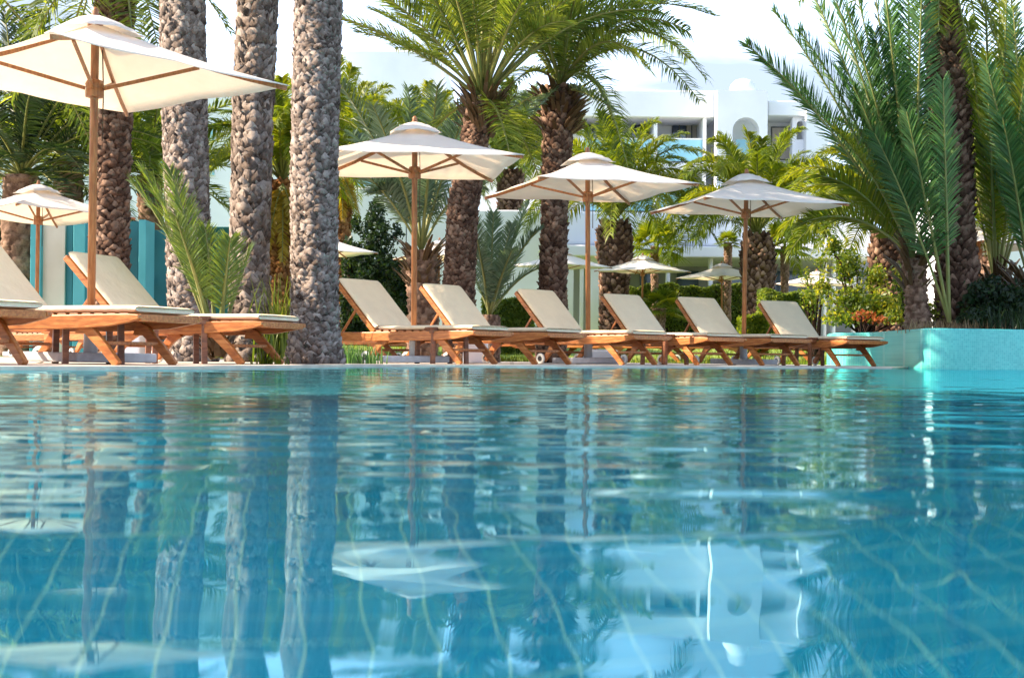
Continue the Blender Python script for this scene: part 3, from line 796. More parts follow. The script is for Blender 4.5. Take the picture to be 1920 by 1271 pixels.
def frond_geo(base, tip, lift, n=70, ll=.34, lw=.022, t0=.16, seed=0, rr=.02, vee=.35, fwd=.75, droop=.12, arch=None):
    """one pinnate frond: rachis as a curve from base to tip, narrow leaflets on both sides"""
    rng = np.random.default_rng(seed)
    B = np.array(base, float); T = np.array(tip, float); up = np.array([0, 0, 1.0])
    C = (B * .5 + T * .5) + up * lift if arch is None else np.array(arch, float)
    def pos(t): t = np.asarray(t)[..., None]; return (1 - t) ** 2 * B + 2 * t * (1 - t) * C + t * t * T
    def tan(t):
        t = np.asarray(t)[..., None]; d = 2 * (1 - t) * (C - B) + 2 * t * (T - C); return d / np.linalg.norm(d, axis=-1, keepdims=True)
    hz = T - B; hz[2] = 0; hn = np.linalg.norm(hz)
    side0 = np.array([-hz[1], hz[0], 0]) / hn if hn > .05 else np.array([1.0, 0, 0])
    tw = rng.normal(0, .35)
    V = []; Q = []; tone = []; mi = []
    # rachis
    K = 11; ts = np.linspace(0, 1, K); pp = pos(ts); tt = tan(ts); nb = 0
    rv = []
    for p, t_, q in zip(pp, tt, ts):
        sd_ = side0 - t_ * side0.dot(t_); sd_ /= np.linalg.norm(sd_); u_ = np.cross(t_, sd_); r = rr * (1 - .85 * q) + .002
        rv += [p - sd_ * r * 1.3, p - u_ * r, p + sd_ * r * 1.3, p + u_ * r]
    rv = np.array(rv); i = np.arange(K - 1)[:, None] * 4; k = np.arange(4)[None, :]
    rq = np.stack([i + k, i + (k + 1) % 4, i + 4 + (k + 1) % 4, i + 4 + k], -1).reshape(-1, 4)
    V.append(rv); Q.append(rq); tone.append(np.full(len(rv), .6)); mi.append(np.ones(len(rq), int)); nb = len(rv)
    ftone = rng.uniform(-.22, .22)
    t = t0 + (1 - t0) * (np.arange(n) + .5) / n
    for sgn in (-1, 1):
        tj = np.clip(t + rng.normal(0, .35 / n, n), 0, .995); p = pos(tj); tg = tan(tj)
        s_ = side0 - tg * (tg @ side0)[:, None]; s_ /= np.linalg.norm(s_, axis=1, keepdims=True); u_ = np.cross(tg, s_)
        u_ = u_ * np.sign(u_[:, 2:3] + 1e-6) if abs((T - B)[2]) < hn * 3 else u_
        ca, sa = math.cos(tw), math.sin(tw); s2 = s_ * ca + u_ * sa; u2 = -s_ * sa + u_ * ca
        prof = np.sin(np.pi * np.clip(.12 + .80 * (tj - t0) / (1 - t0), 0, 1)) ** .6
        L = ll * prof * rng.uniform(.8, 1.12, n)
        f = fwd * (.55 + .75 * (tj - t0) / (1 - t0)) + rng.normal(0, .10, n); ve = vee + rng.normal(0, .16, n)
        d = s2 * sgn + tg * f[:, None] + u2 * ve[:, None]; d /= np.linalg.norm(d, axis=1, keepdims=True)
        w = np.cross(d, u2 + s2 * sgn * .3 + rng.normal(0, .35, (n, 3))); w /= np.linalg.norm(w, axis=1, keepdims=True)
        W = lw * rng.uniform(.8, 1.15, n)
        m = p + d * (L * .5)[:, None]; dr = np.zeros((n, 3)); dr[:, 2] = -droop * L * rng.uniform(.3, 1.5, n)
        e = p + d * L[:, None] + dr
        a0 = p - w * (W * .3)[:, None]; a1 = p + w * (W * .3)[:, None]; b0 = m - w * (W * .5)[:, None]; b1 = m + w * (W * .5)[:, None]
        e0 = e - w * (W * .07)[:, None]; e1 = e + w * (W * .07)[:, None]
        vv = np.stack([a0, a1, b0, b1, e0, e1], 1).reshape(-1, 3); o = nb + np.arange(n)[:, None] * 6
        q = np.concatenate([o + np.array([[0, 1, 3, 2]]), o + np.array([[2, 3, 5, 4]])], 0)
        V.append(vv); Q.append(q); mi.append(np.zeros(len(q), int)); tone.append(np.repeat(np.clip(.5 + ftone + rng.normal(0, .17, n), 0, 1), 6)); nb += len(vv)
    return np.concatenate(V), np.concatenate(Q), np.concatenate(tone), np.concatenate(mi)


def merge(parts):
    V = []; Q = []; T_ = []; Mi = []; b = 0
    for v, q, t, m in parts: V.append(v); Q.append(q + b); T_.append(t); Mi.append(m); b += len(v)
    return np.concatenate(V), np.concatenate(Q), np.concatenate(T_), np.concatenate(Mi)


def crown_tips(base, n, L, seed, el0=85, el1=-25, az0=0, az1=360, lift=.22):
    rng = np.random.default_rng(seed); out = []; g = 137.5
    for i in range(n):
        q = (i + .5) / n; el = rad(el0 + (el1 - el0) * q + rng.normal(0, 5)); az = rad(az0 + ((i * g + rng.normal(0, 9)) % (az1 - az0)))
        l = L * rng.uniform(.85, 1.1); tip = (base[0] + l * math.cos(el) * math.cos(az), base[1] + l * math.cos(el) * math.sin(az), base[2] + l * math.sin(el))
        out.append((tip, l * lift * (.3 + math.cos(el)) * rng.uniform(.8, 1.25)))
    return out


def add_crown(root, base, tips, leaf, seed, parts=False, n=70, ll=.34, lw=.022, rr=.02, name='crown', **kw):
    out = []
    for i, (tp_, lf) in enumerate(tips):
        g = frond_geo(base, tp_, lf, n=n, ll=ll, lw=lw, seed=seed * 100 + i, rr=rr, **kw)
        if parts: np_mesh('frond', g[0], g[1], [M[leaf], M['rachis']], root, tone=g[2], mi=g[3])
        else: out.append(g)
    if not parts:
        g = merge(out); np_mesh(name, g[0], g[1], [M[leaf], M['rachis']], root, tone=g[2], mi=g[3])


def boss_geo(c, r, h, seed, n=60, m='leaf_dry', root=None, up=1.0, ln=.22):
    """cut stubs and fibre round the neck of a palm"""
    rng = np.random.default_rng(seed); mb = MB()
    for i in range(n):
        a = rng.uniform(0, 2 * math.pi); z = c[2] - h + h * (i / n); rr_ = r * (.85 + .3 * (i / n)); l = ln * rng.uniform(.6, 1.3)
        p0 = Vector((c[0] + rr_ * .75 * math.cos(a), c[1] + rr_ * .75 * math.sin(a), z)); d = Vector((math.cos(a) * .6, math.sin(a) * .6, up * rng.uniform(.6, 1.3))).normalized()
        mb.sweep([p0, p0 + d * l * .6, p0 + d * l + Vector((math.cos(a), math.sin(a), 0)) * l * .15], [.055, .045, .02], [.022, .018, .008], side=(-math.sin(a), math.cos(a), 0))
    return mb.build('leaf_stubs', M[m], root)


def palm(label, path, radii, plates=None, leaf='leaf_green', tmat='trunk', name='date_palm', cat='palm tree', group=None, seed=1, nscale=9, rowh=.085, amp=.03, nu=60, dz=.014, base_z=None, flare=0.0):
    """path: [(px, py, Y)] from the ground up"""
    pts = []
    for px, py, Y in path:
        x, z = P(px, py, Y); pts.append((x, Y, z))
    gzv = base_z if base_z is not None else (DECK if pts[0][1] < 19.6 else gz(pts[0][1]))
    o = Vector((pts[0][0], pts[0][1], gzv))
    loc = [(p[0] - o.x, p[1] - o.y, p[2] - o.z) for p in pts]
    loc[0] = (loc[0][0], loc[0][1], -.03)
    root = empty(name, o, 0, label, cat, group)
    v, q, t = trunk_geo(loc, radii, nscale, rowh, amp, nu, dz, seed, flare)
    if plates:
        n_, w_, h_, d_, out_ = plates
        v, q, t = trunk_geo(loc, [r__ - .012 for r__ in radii], nscale, rowh, .012, 64, .02, seed, flare); t = t * .35
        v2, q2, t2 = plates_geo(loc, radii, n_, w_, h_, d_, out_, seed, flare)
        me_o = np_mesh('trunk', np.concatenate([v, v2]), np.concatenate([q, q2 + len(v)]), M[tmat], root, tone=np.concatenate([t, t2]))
    else: np_mesh('trunk', v, q, M[tmat], root, tone=t, smooth=True)
    return root, o, Vector(loc[-1])


def tips_px(o, lst, base_Y):
    """explicit frond tips given as (px, py, Y, lift)"""
    out = []
    for px, py, Y, lf in lst:
        x, z = P(px, py, Y); out.append(((x - o.x, Y - o.y, z - o.z), lf))
    return out


gp = 'tall grey palm trunks by the near loungers'
# the three grey trunks whose crowns are above the picture
for i, (lab, path, rr_, s, fl) in enumerate([
        ('tall grey palm trunk behind the young green palm, leftmost of three', [(362, 662, 12.6), (352, 420, 12.6), (343, 120, 12.6), (341, -160, 12.6), (335, -560, 12.6)], [.215, .20, .205, .205, .19], 3, .03),
        ('middle of the three tall grey palm trunks, standing slightly thinner', [(470, 668, 13.2), (468, 480, 13.2), (474, 230, 13.2), (484, -20, 13.2), (495, -520, 13.2)], [.21, .18, .185, .19, .19], 5, .05),
        ('thick grey palm trunk standing at the edge of the pool', [(590, 683, 10.9), (590, 560, 10.9), (589, 330, 10.9), (597, 0, 10.9), (603, -650, 10.9)], [.20, .185, .185, .188, .185], 8, .05)]):
    r_, o, top = palm(lab, path, rr_, plates=[(16, .100, .080, .027, .019), (11, .145, .120, .046, .026), (19, .086, .066, .020, .020)][i], seed=s, group=gp, flare=fl)
    add_crown(r_, top, crown_tips(top, 26, 3.0, s, 80, -20), 'leaf_green', s, n=60, ll=.38, lw=.026)
    boss_geo(top, .24, .5, s, 50, root=r_)

# dark trunk behind the nearest parasol, its fronds filling the upper left
r_, o, top = palm('dark shaded palm trunk behind the nearest parasol pole', [(205, 640, 15.5), (207, 390, 15.5), (213, 150, 15.5), (216, -60, 15.5)], [.22, .20, .205, .22], plates=(13, .11, .085, .045, .035), tmat='trunk_brown', seed=11, nscale=10, amp=.03, dz=.012, nu=72)
add_crown(r_, top, tips_px(o, [(60, 70, 14.2, .9), (-90, 120, 14.6, 1.0), (-160, 0, 15.5, .9), (140, 110, 13.5, .9), (250, 90, 13.9, .7), (300, 110, 15.0, .8), (330, 40, 16.5, .8), (20, 190, 16.0, 1.1), (110, 170, 17.2, 1.0),
                               (420, -60, 15.6, .6), (430, 60, 17.0, .8), (240, 150, 17.0, .8), (-40, -60, 16.5, .7), (180, -300, 15.5, .1), (330, -260, 15, .1), (80, -280, 16, .1), (200, -280, 17, .1)], 15), 'leaf_green', 12, parts=True, n=95, ll=.36, lw=.024)
boss_geo(top, .26, .5, 11, 50, root=r_)
for i, (lab, path, rr_, crown, leaf, s, nn, L_) in enumerate([
        ('palm at the upper left corner with dark hanging fronds', [(-40, 650, 17), (-50, 200, 17), (-70, -60, 17)], [.2, .2, .2], (85, -35), 'leaf_green', 21, 34, 3.4),
        ('bushy dark green palm low at the left behind the small parasol', [(30, 650, 21), (34, 420, 21), (40, 330, 21)], [.24, .24, .26], (82, -30), 'leaf_dark', 22, 42, 2.5),
        ('dark green palm between the small parasol and the dark trunk', [(135, 650, 22.5), (130, 420, 22.5), (128, 300, 22.5)], [.22, .22, .24], (80, -35), 'leaf_green', 24, 40, 2.2),
        ('palm with feathery fronds beyond the leftmost grey trunk', [(290, 640, 24), (286, 480, 24), (280, 330, 24)], [.2, .2, .22], (80, -30), 'leaf_green', 25, 30, 2.0)]):
    r_, o, top = palm(lab, path, rr_, tmat='trunk_brown', seed=s, nu=40, dz=.025, amp=.04, nscale=8, rowh=.11)
    add_crown(r_, top, crown_tips(top, nn, L_, s, *crown), leaf, s, n=60, ll=.36, lw=.03)

# brown palms in the middle
r_, o, top = palm('palm with a leaning dark trunk and great upswept fronds in the middle', [(862, 640, 16.4), (860, 550, 16.4), (868, 400, 16.4), (890, 270, 16.4), (905, 190, 16.4)], [.205, .190, .18, .165, .18], plates=(14, .095, .075, .032, .026), tmat='trunk_brown', seed=31, nscale=11, rowh=.06, amp=.022, nu=80, dz=.011)
add_crown(r_, top, tips_px(o, [(640, 35, 16.0, .25), (690, -60, 16.0, .35), (735, -130, 15.5, .3), (700, 20, 17.4, .3), (790, -220, 16.0, .25), (850, -280, 15.6, .15), (905, -320, 16.8, .1), (960, -300, 15.8, .15),
                               (1030, -220, 16.0, .25), (1100, -120, 15.6, .35), (1180, -60, 16.4, .45), (1340, 30, 16.0, 1.1), (1260, -20, 17.0, .8), (870, -200, 14.6, .2), (960, -180, 14.5, .3), (790, -130, 17.8, .3),
                               (1000, -160, 17.8, .3), (1060, 40, 15.0, .5), (740, 90, 14.8, .35), (1150, 60, 17.2, .7), (820, -100, 14.4, .3), (1010, -40, 14.6, .4),
                               (900, -120, 18.4, .2), (700, -20, 15.0, .3), (1080, -20, 17.6, .5), (760, -80, 15.2, .3), (820, -190, 17.0, .2), (880, -60, 14.8, .2), (930, -240, 15.2, .15), (1000, -90, 15.2, .3), (1050, -160, 16.8, .3), (1110, -30, 15.2, .4), (780, -10, 16.6, .3), (840, -40, 17.4, .2), (950, -60, 17.4, .2), (1020, -260, 16.4, .2), (1140, -140, 16.8, .4), (670, 60, 16.8, .3), (1230, 20, 15.6, .7)], 16), 'leaf_green', 32, parts=True, n=105, ll=.34, lw=.017, t0=.32, fwd=1.1)
add_crown(r_, top, tips_px(o, [(1010, 330, 17.5, .5), (760, 330, 17.4, .5), (960, 310, 15.4, .5)], 16), 'leaf_green', 33, parts=True, n=70, ll=.3, lw=.022)
boss_geo(top, .20, .45, 31, 80, m='leaf_dry', root=r_, ln=.28)
r_, o, top = palm('stout brown palm with fronds arching far to the right', [(1034, 640, 17.3), (1036, 550, 17.3), (1040, 400, 17.3), (1046, 250, 17.3), (1050, 165, 17.3)], [.19, .17, .155, .19, .25], plates=(12, .10, .09, .040, .034), tmat='trunk_brown', seed=35, nscale=10, rowh=.07, amp=.035, nu=80, dz=.011)
add_crown(r_, top, tips_px(o, [(1325, 150, 16.6, 1.35), (1312, 190, 15.8, 1.15), (1240, 60, 17.0, .9), (1180, -30, 16.6, .6), (1110, -90, 16.4, .35), (1040, -130, 17.8, .2), (960, -60, 16.8, .4), (905, 40, 17.6, .5),
                               (1180, 325, 15.9, 1.25), (1150, 230, 18.6, .8), (1090, -40, 15.6, .4), (1000, 60, 15.4, .5), (1290, 110, 18.6, 1.1), (930, 210, 16.2, .7), (1130, 60, 19.0, .5), (1215, 130, 15.6, .9), (985, -30, 18.6, .4), (1290, 60, 16.2, .9), (1080, -140, 16.8, .3), (920, -20, 16.2, .4), (1150, -80, 17.6, .4), (1240, 0, 16.6, .7)], 17), 'leaf_green', 36, parts=True, n=100, ll=.29, lw=.018, droop=.3)
add_crown(r_, top, tips_px(o, [(1150, 205, 16.2, .12), (1000, 215, 16.4, .1), (960, 205, 18.0, .1)], 17), 'leaf_silver', 37, parts=True, n=60, ll=.22, lw=.02)
boss_geo(top + Vector((0, 0, -.05)), .29, .55, 35, 130, m='leaf_dry', root=r_, ln=.2, up=.6)

# round pineapple palms beyond the lawn
for i, (lab, path, rr_, s, L_, leaf, nn) in enumerate([
        ('pineapple shaped palm behind the third large parasol', [(1152, 640, 27), (1152, 530, 27), (1152, 480, 27), (1152, 440, 27), (1152, 415, 27)], [.26, .28, .36, .34, .22], 41, 2.25, 'leaf_yellow', 46),
        ('pineapple shaped palm behind the fourth large parasol', [(1422, 640, 26), (1422, 560, 26), (1421, 500, 26), (1420, 462, 26), (1419, 440, 26)], [.28, .28, .33, .30, .2], 42, 2.15, 'leaf_yellow', 46),
        ('yellow green palm behind the grassy planter bush', [(1668, 640, 23), (1666, 540, 23), (1664, 480, 23), (1663, 430, 23)], [.3, .3, .3, .24], 43, 2.1, 'leaf_yellow', 42),
        ('palm with glowing orange stem behind the thick grey trunk', [(632, 640, 29), (634, 470, 29), (638, 380, 29), (641, 320, 29)], [.26, .25, .25, .25], 44, 2.4, 'leaf_yellow', 44),
        ('yellow palm seen between the two right grey trunks', [(530, 640, 25), (530, 480, 25), (528, 340, 25)], [.24, .25, .30], 45, 2.1, 'leaf_yellow', 40),
        ('far palm with drooping crown over the second large parasol', [(790, 640, 33), (792, 420, 33), (795, 330, 33)], [.25, .25, .28], 46, 2.4, 'leaf_yellow', 38),
        ('far green palm between the two brown trunks', [(955, 640, 31), (955, 450, 31), (958, 320, 31)], [.26, .26, .3], 47, 2.2, 'leaf_green', 40),
        ('palm at the right edge behind the leaning trunk', [(1860, 640, 27), (1860, 500, 27), (1862, 300, 27)], [.26, .26, .28], 48, 2.6, 'leaf_yellow', 42)]):
    orange = i in (3, 4); K_ = [1.36, 1.36, 1.0, 1.2, 1.0, 1.35, 1.4, 1.0][i]
    path = [(a_, b_, c_ * K_) for a_, b_, c_ in path]; rr_ = [v_ * K_ for v_ in rr_]; L_ *= K_
    r_, o, top = palm(lab, path, rr_, plates=(12, .13 * K_, .12 * K_, .075 * K_, .05 * K_), tmat='trunk_orange' if orange else 'trunk_brown', name='canary_palm', seed=s, nu=60, dz=.02, amp=.05, nscale=9, rowh=.085, group='round crowned palms beyond the lawn')
    add_crown(r_, top, crown_tips(top, nn + 14, L_ * .92, s, 74, -18, lift=.50), leaf, s, n=84, ll=.34 * K_, lw=.024 * K_, droop=.35, fwd=1.0)

for nm_, (px, py, Y) in {'a': (530, 345, 24.7), 'b': (641, 330, 34.5)}.items():
    host = [o_ for o_ in bpy.data.objects if o_.get('label') == {'a': 'yellow palm seen between the two right grey trunks', 'b': 'palm with glowing orange stem behind the thick grey trunk'}[nm_]][0]
    x, z = P(px, py, Y); bb = Vector((x, Y, z)) - host.location
    add_crown(host, bb, [((bb.x + .45 * math.cos(q), bb.y + .45 * math.sin(q), bb.z - (1.3 if nm_ == 'a' else 1.0) - .2 * math.sin(q * 3)), .25) for q in [k * .7 for k in range(9)]], 'leaf_orange', 49, n=60, ll=.22, lw=.03, name='fruit_stalks')
# silvery young palm behind the second parasol
r_, o, top = palm('young palm with silvery fronds around the second large parasol', [(793, 640, 18), (792, 560, 18), (790, 470, 18)], [.2, .2, .2], tmat='trunk_brown', seed=51, nu=50, dz=.016, amp=.04)
add_crown(r_, top, tips_px(o, [(640, 160, 17.5, .35), (765, 165, 18.4, .1), (700, 200, 16.8, .25), (880, 190, 17.6, .2), (850, 230, 19, .2), (705, 360, 17.5, .55), (660, 250, 19, .4), (905, 350, 18, .5), (820, 160, 17, .1), (730, 250, 19.4, .2), (640, 300, 17.2, .4)], 18),
          'leaf_silver', 52, parts=True, n=90, ll=.34, lw=.022, t0=.2)
boss_geo(top, .2, .6, 51, 70, root=r_, ln=.25)
# grey-green young palm behind the lounger
r_, o, top = palm('low grey green palm behind the lounger right of the second parasol', [(918, 640, 17.5), (918, 610, 17.5), (918, 590, 17.5)], [.14, .14, .12], tmat='trunk_brown', seed=55, nu=40, dz=.02, name='young_palm')
add_crown(r_, top, tips_px(o, [(1010, 430, 17, .25), (960, 420, 18.2, .1), (885, 405, 17.2, .15), (925, 400, 17.8, .05), (1030, 500, 17.8, .3), (850, 470, 18, .3), (990, 380, 18.4, .15), (895, 450, 16.6, .1), (960, 470, 16.6, .1)], 18), 'leaf_silver', 56, parts=True, n=70, ll=.28, lw=.02, t0=.15, fwd=1.2)

# young green palm in front of the grey trunks
yo = Vector((gx(408, 10.7), 10.7, DECK))
r_ = empty('young_palm', yo, 0, 'young green palm between the near loungers and grey trunks', 'palm tree')
yb = Vector((0, 0, .05))
add_crown(r_, yb, tips_px(yo, [(268, 322, 10.5, .30), (250, 345, 10.9, .32), (318, 318, 11.1, .20)], 11), 'leaf_young', 61, parts=True, n=120, ll=.30, lw=.011, t0=.25, fwd=1.4, vee=.2, rr=.016)
add_crown(r_, yb, tips_px(yo, [(432, 448, 10.4, .05), (385, 430, 10.7, .08), (330, 410, 10.1, .1), (470, 470, 10.9, .1)], 11), 'leaf_young', 62, parts=True, n=70, ll=.24, lw=.012, t0=.38, fwd=1.2, vee=.2, rr=.02)
boss_geo(yb + Vector((0, 0, .12)), .07, .14, 63, 26, m='leaf_dry', root=r_, ln=.16)

# palms of the right planter
r_, o, top = palm('tall leaning rough palm trunk in the raised planter', [(1796, 612, 17.2), (1795, 540, 17.2), (1790, 430, 17.2), (1783, 260, 17.2), (1772, 100, 17.2), (1764, -20, 17.2), (1758, -200, 17.2)], [.27, .245, .21, .235, .215, .17, .16], plates=(11, .12, .13, .058, .06), tmat='trunk_brown', seed=71, nscale=8, rowh=.085, amp=.06, nu=90, dz=.011, base_z=.42)
add_crown(r_, top, crown_tips(top, 26, 2.8, 71, 80, -40), 'leaf_green', 71, n=70, ll=.36, lw=.024)
add_crown(r_, Vector((top.x, top.y, top.z - .4)), tips_px(o, [(1830, 160, 16.4, .3), (1870, 60, 16.8, .4), (1760, 60, 16.6, .2), (1905, 180, 17, .4)], 17), 'leaf_yellow', 73, parts=True, n=80, ll=.3, lw=.022)
boss_geo(Vector((.0, 0, 3.2)) + Vector((top.x * .7, 0, 0)), .20, 1.6, 72, 90, m='leaf_dry', root=r_, ln=.22)

so_ = Vector((gx(1722, 16.9), 16.9, .42))
r_ = empty('date_palm_clump', so_, 0, 'clump of long blue green fronds rising left of the leaning trunk', 'palm tree')
b1 = Vector((0, 0, .25))
x_, z_ = P(1712, 485, 16.9); b2 = Vector((x_ - so_.x, 0, z_ - so_.z))
for nm, bb, lst, leaf, kw in [
    ('a', b2, [(1400, 85, 16.3, .55), (1545, -60, 16.2, .35), (1500, 60, 17.2, .5), (1620, -140, 16.9, .2), (1470, 150, 17.8, .5), (1590, 20, 15.9, .35), (1700, -160, 17.2, .1), (1655, -60, 15.8, .2), (1570, 130, 18.0, .35), (1520, -20, 16.8, .4), (1580, -120, 17.4, .3), (1640, 60, 16.2, .2), (1600, 160, 16.0, .3), (1450, 20, 17.0, .5), (1670, 20, 17.6, .15), (1730, -60, 16.4, .08)], 'leaf_teal', dict(n=150, ll=.40, lw=.020, t0=.18, fwd=1.0)),
    ('b', b2, [(1540, 330, 16.4, .45), (1500, 420, 16.6, .55), (1560, 240, 15.9, .4), (1620, 180, 17.4, .2), (1530, 380, 17.6, .5)], 'leaf_yellow', dict(n=110, ll=.34, lw=.022, t0=.2, fwd=.9)),
    ('c', b1 + Vector((.22, -.5, -.1)), [(1768, 150, 15.9, .1), (1640, 250, 15.9, .25), (1700, 210, 15.7, .12)], 'leaf_teal', dict(n=130, ll=.36, lw=.018, t0=.3, fwd=1.2, vee=.15))]:
    add_crown(r_, bb, tips_px(so_, lst, 17), leaf, {'a': 81, 'b': 83, 'c': 85}[nm], parts=True, **kw)
v, q, t = trunk_geo([(0, 0, -.02), (b2.x * .4, 0, b2.z * .5), (b2.x, 0, b2.z)], [.17, .13, .14], 7, .09, .05, 44, .015, 9)
np_mesh('trunk', v, q, M['trunk_brown'], r_, tone=t, smooth=True)
boss_geo(b2 + Vector((0, 0, .15)), .14, .6, 82, 60, m='leaf_dry', root=r_, ln=.3)

for k, (px, Y, lab, lst, leaf, s) in enumerate([
        (1868, 17.6, 'dense clump of upright green fronds at the right picture edge', [(1790, -60, 17.2, .1), (1840, -180, 17, .05), (1905, -150, 17.2, .05), (1960, -120, 17.6, .1), (2060, -20, 17.6, .3), (1815, 40, 16.6, .15), (1890, -60, 16.4, .08), (1950, 20, 16.6, .15),
                                                                            (1760, 90, 18.2, .3), (2020, 140, 17, .4), (1850, 100, 16.2, .1), (1925, 120, 16.2, .1), (1875, -120, 18.4, .05), (1800, 160, 17.6, .25), (1990, 60, 18.3, .2)], 'leaf_yellow', 91),
        (1935, 16.8, 'second frond clump cut by the right picture edge', [(1850, 120, 16.2, .2), (1900, 20, 16.4, .1), (1960, -40, 16.6, .1), (2050, 60, 16.8, .3), (1880, 220, 16.0, .15), (1930, 160, 15.9, .05), (1990, 120, 16.2, .1), (1830, 260, 17, .3)], 'leaf_teal', 92)]):
    so2 = Vector((gx(px, Y), Y, .42))
    r_ = empty('date_palm_clump', so2, 0, lab, 'palm tree')
    bb = Vector((0, 0, .55))
    add_crown(r_, bb, tips_px(so2, lst, 17), leaf, s, parts=True, n=110, ll=.34, lw=.020, t0=.22, fwd=1.1, vee=.25)
    v, q, t = trunk_geo([(0, 0, -.02), (.01, 0, .3), (0, 0, .6)], [.2, .2, .17], 7, .09, .05, 44, .015, 9)
    np_mesh('trunk', v, q, M['trunk_brown'], r_, tone=t, smooth=True)
    boss_geo(bb + Vector((0, 0, .2)), .22, .6, 93 + k, 90, m='leaf_dry', root=r_, ln=.34)


# fan palms
def fan_palm(px, Y, py_top, r, lab, seed, n=22, trunkr=.11):
    x, z = P(px, py_top, Y); g0_ = gz(Y); root = empty('fan_palm', (x, Y, g0_), 0, lab, 'palm tree', 'small fan palms by the lawn'); H = z - g0_
    rng = np.random.default_rng(seed)
    v, q, t = trunk_geo([(0, 0, -.02), (0, 0, H * .5), (0, 0, H)], [trunkr, trunkr * .9, trunkr * 1.1], 7, .06, .04, 36, .02, seed)
    np_mesh('trunk', v, q, M['trunk_brown'], root, tone=t, smooth=True)
    V = []; Q = []; T_ = []; b = 0
    for i in range(n):
        az = rad(i * 137.5); el = rad(75 - 95 * (i / n)); d = np.array([math.cos(el) * math.cos(az), math.cos(el) * math.sin(az), math.sin(el)])
        c = np.array([0, 0, H]) + d * r * .45; s_ = np.array([-math.sin(az), math.cos(az), 0]); u_ = np.cross(d, s_)
        K = 19; tn = .5 + rng.normal(0, .2)
        w0 = s_ * .008; p0 = np.array([0, 0, H])
        V.append(np.array([p0 - w0, p0 + w0, c + w0, c - w0])); Q.append(np.array([[b, b + 1, b + 2, b + 3]])); T_.append(np.full(4, .5)); b += 4
        for k in range(K):
            a = rad(-115 + 230 * k / (K - 1)); dd = d * math.cos(a) + s_ * math.sin(a) + np.array([0, 0, -.15]) - u_ * .05; L = r * .6 * rng.uniform(.85, 1.05) * (1 - .25 * abs(a) / 2)
            ww = (d * -math.sin(a) + s_ * math.cos(a)) * r * .032; e = c + dd * L; m_ = c + dd * L * .55
            V.append(np.array([c - ww * .2, c + ww * .2, m_ - ww, m_ + ww, e - ww * .1 + [0, 0, -.06 * r], e + ww * .1 + [0, 0, -.06 * r]])); Q.append(np.array([[b, b + 1, b + 3, b + 2], [b + 2, b + 3, b + 5, b + 4]])); T_.append(np.full(6, np.clip(tn + rng.normal(0, .1), 0, 1))); b += 6
    np_mesh('crown', np.concatenate(V), np.concatenate(Q), M['leaf_yellow'], root, tone=np.concatenate(T_))


fan_palm(1228, 40, 462, 1.15, 'fan palm rising over the back parasols left of the fourth parasol', 101)
fan_palm(1240, 35, 578, .75, 'small fan palm under the back parasols', 102)
fan_palm(1472, 38, 462, 1.05, 'fan palm right of the second pineapple palm', 103)
fan_palm(1365, 40, 455, .5, 'small far fan palm before the pavilion roof', 104)


# ================================================================ SHRUBS
def leaf_cloud(ells, n, size, seed, shell=.55, flat=.35):
    rng = np.random.default_rng(seed); V = []; T_ = []; w = np.array([e[3] * e[4] * e[5] for e in ells]) ** .7; w /= w.sum()
    cnt = (w * n).astype(int)
    for e, c in zip(ells, cnt):
        d = rng.normal(0, 1, (c, 3)); d /= np.linalg.norm(d, axis=1, keepdims=True); r = (shell + (1 - shell) * rng.random(c)) ** .8
        r *= 1 + .22 * np.sin(d[:, 0] * 5 + seed) * np.sin(d[:, 2] * 6 + 2 * seed) + rng.normal(0, .07, c)
        p = np.array(e[:3]) + d * r[:, None] * np.array(e[3:6])
        a = rng.normal(0, 1, (c, 3)); a /= np.linalg.norm(a, axis=1, keepdims=True); b_ = np.cross(a, rng.normal(0, 1, (c, 3))); b_ /= np.linalg.norm(b_, axis=1, keepdims=True)
        s = size * rng.uniform(.6, 1.3, c)[:, None]
        V.append(np.stack([p - a * s, p + b_ * s * .42, p + a * s, p - b_ * s * .42], 1).reshape(-1, 3)); T_.append(np.repeat(np.clip(.5 + rng.normal(0, .24, c) + .12 * np.sin(p[:, 0] * 7), 0, 1), 4))
    V = np.concatenate(V); return V, np.arange(len(V)).reshape(-1, 4), np.concatenate(T_)


def shrub(name, lab, cat, o, ells, n, size, m, seed, group=None, stems=6, shell=.5):
    root = empty(name, o, 0, lab, cat, group)
    v, q, t = leaf_cloud(ells, n, size, seed, shell); np_mesh('foliage', v, q, M[m], root, tone=t)
    rng = np.random.default_rng(seed + 1); mb = MB()
    for i in range(stems):
        e = ells[i % len(ells)]; b0 = Vector((rng.normal(0, .05), rng.normal(0, .05), -.02)); c = Vector(e[:3]) + Vector((rng.normal(0, .3) * e[3], rng.normal(0, .3) * e[4], 0))
        mb.sweep([b0, b0.lerp(c, .5) + Vector((rng.normal(0, .05), 0, .03)), c], [.035, .025, .01], [.035, .025, .01])
    mb.build('stem', M['trunk_brown'], root)
    return root


def PX3(px, py, Y, o): x, z = P(px, py, Y); return (x - o.x, Y - o.y, z - o.z)


# columnar dark shrub
o = Vector((gx(702, 31), 31, gz(31)))
shrub('columnar_shrub', 'dark bushy upright shrub right of the thick grey trunk', 'shrub', o,
      [(*PX3(700, 560, 31, o), .62, .5, .7), (*PX3(704, 500, 31, o), .56, .45, .6), (*PX3(706, 440, 31, o), .42, .4, .5), (*PX3(708, 395, 31, o), .22, .22, .4), (*PX3(668, 420, 31, o), .14, .14, .28), (*PX3(744, 436, 31, o), .14, .14, .26), (*PX3(660, 470, 31, o), .26, .25, .32)], 6500, .06, 'leaf_dark', 201, shell=.35)
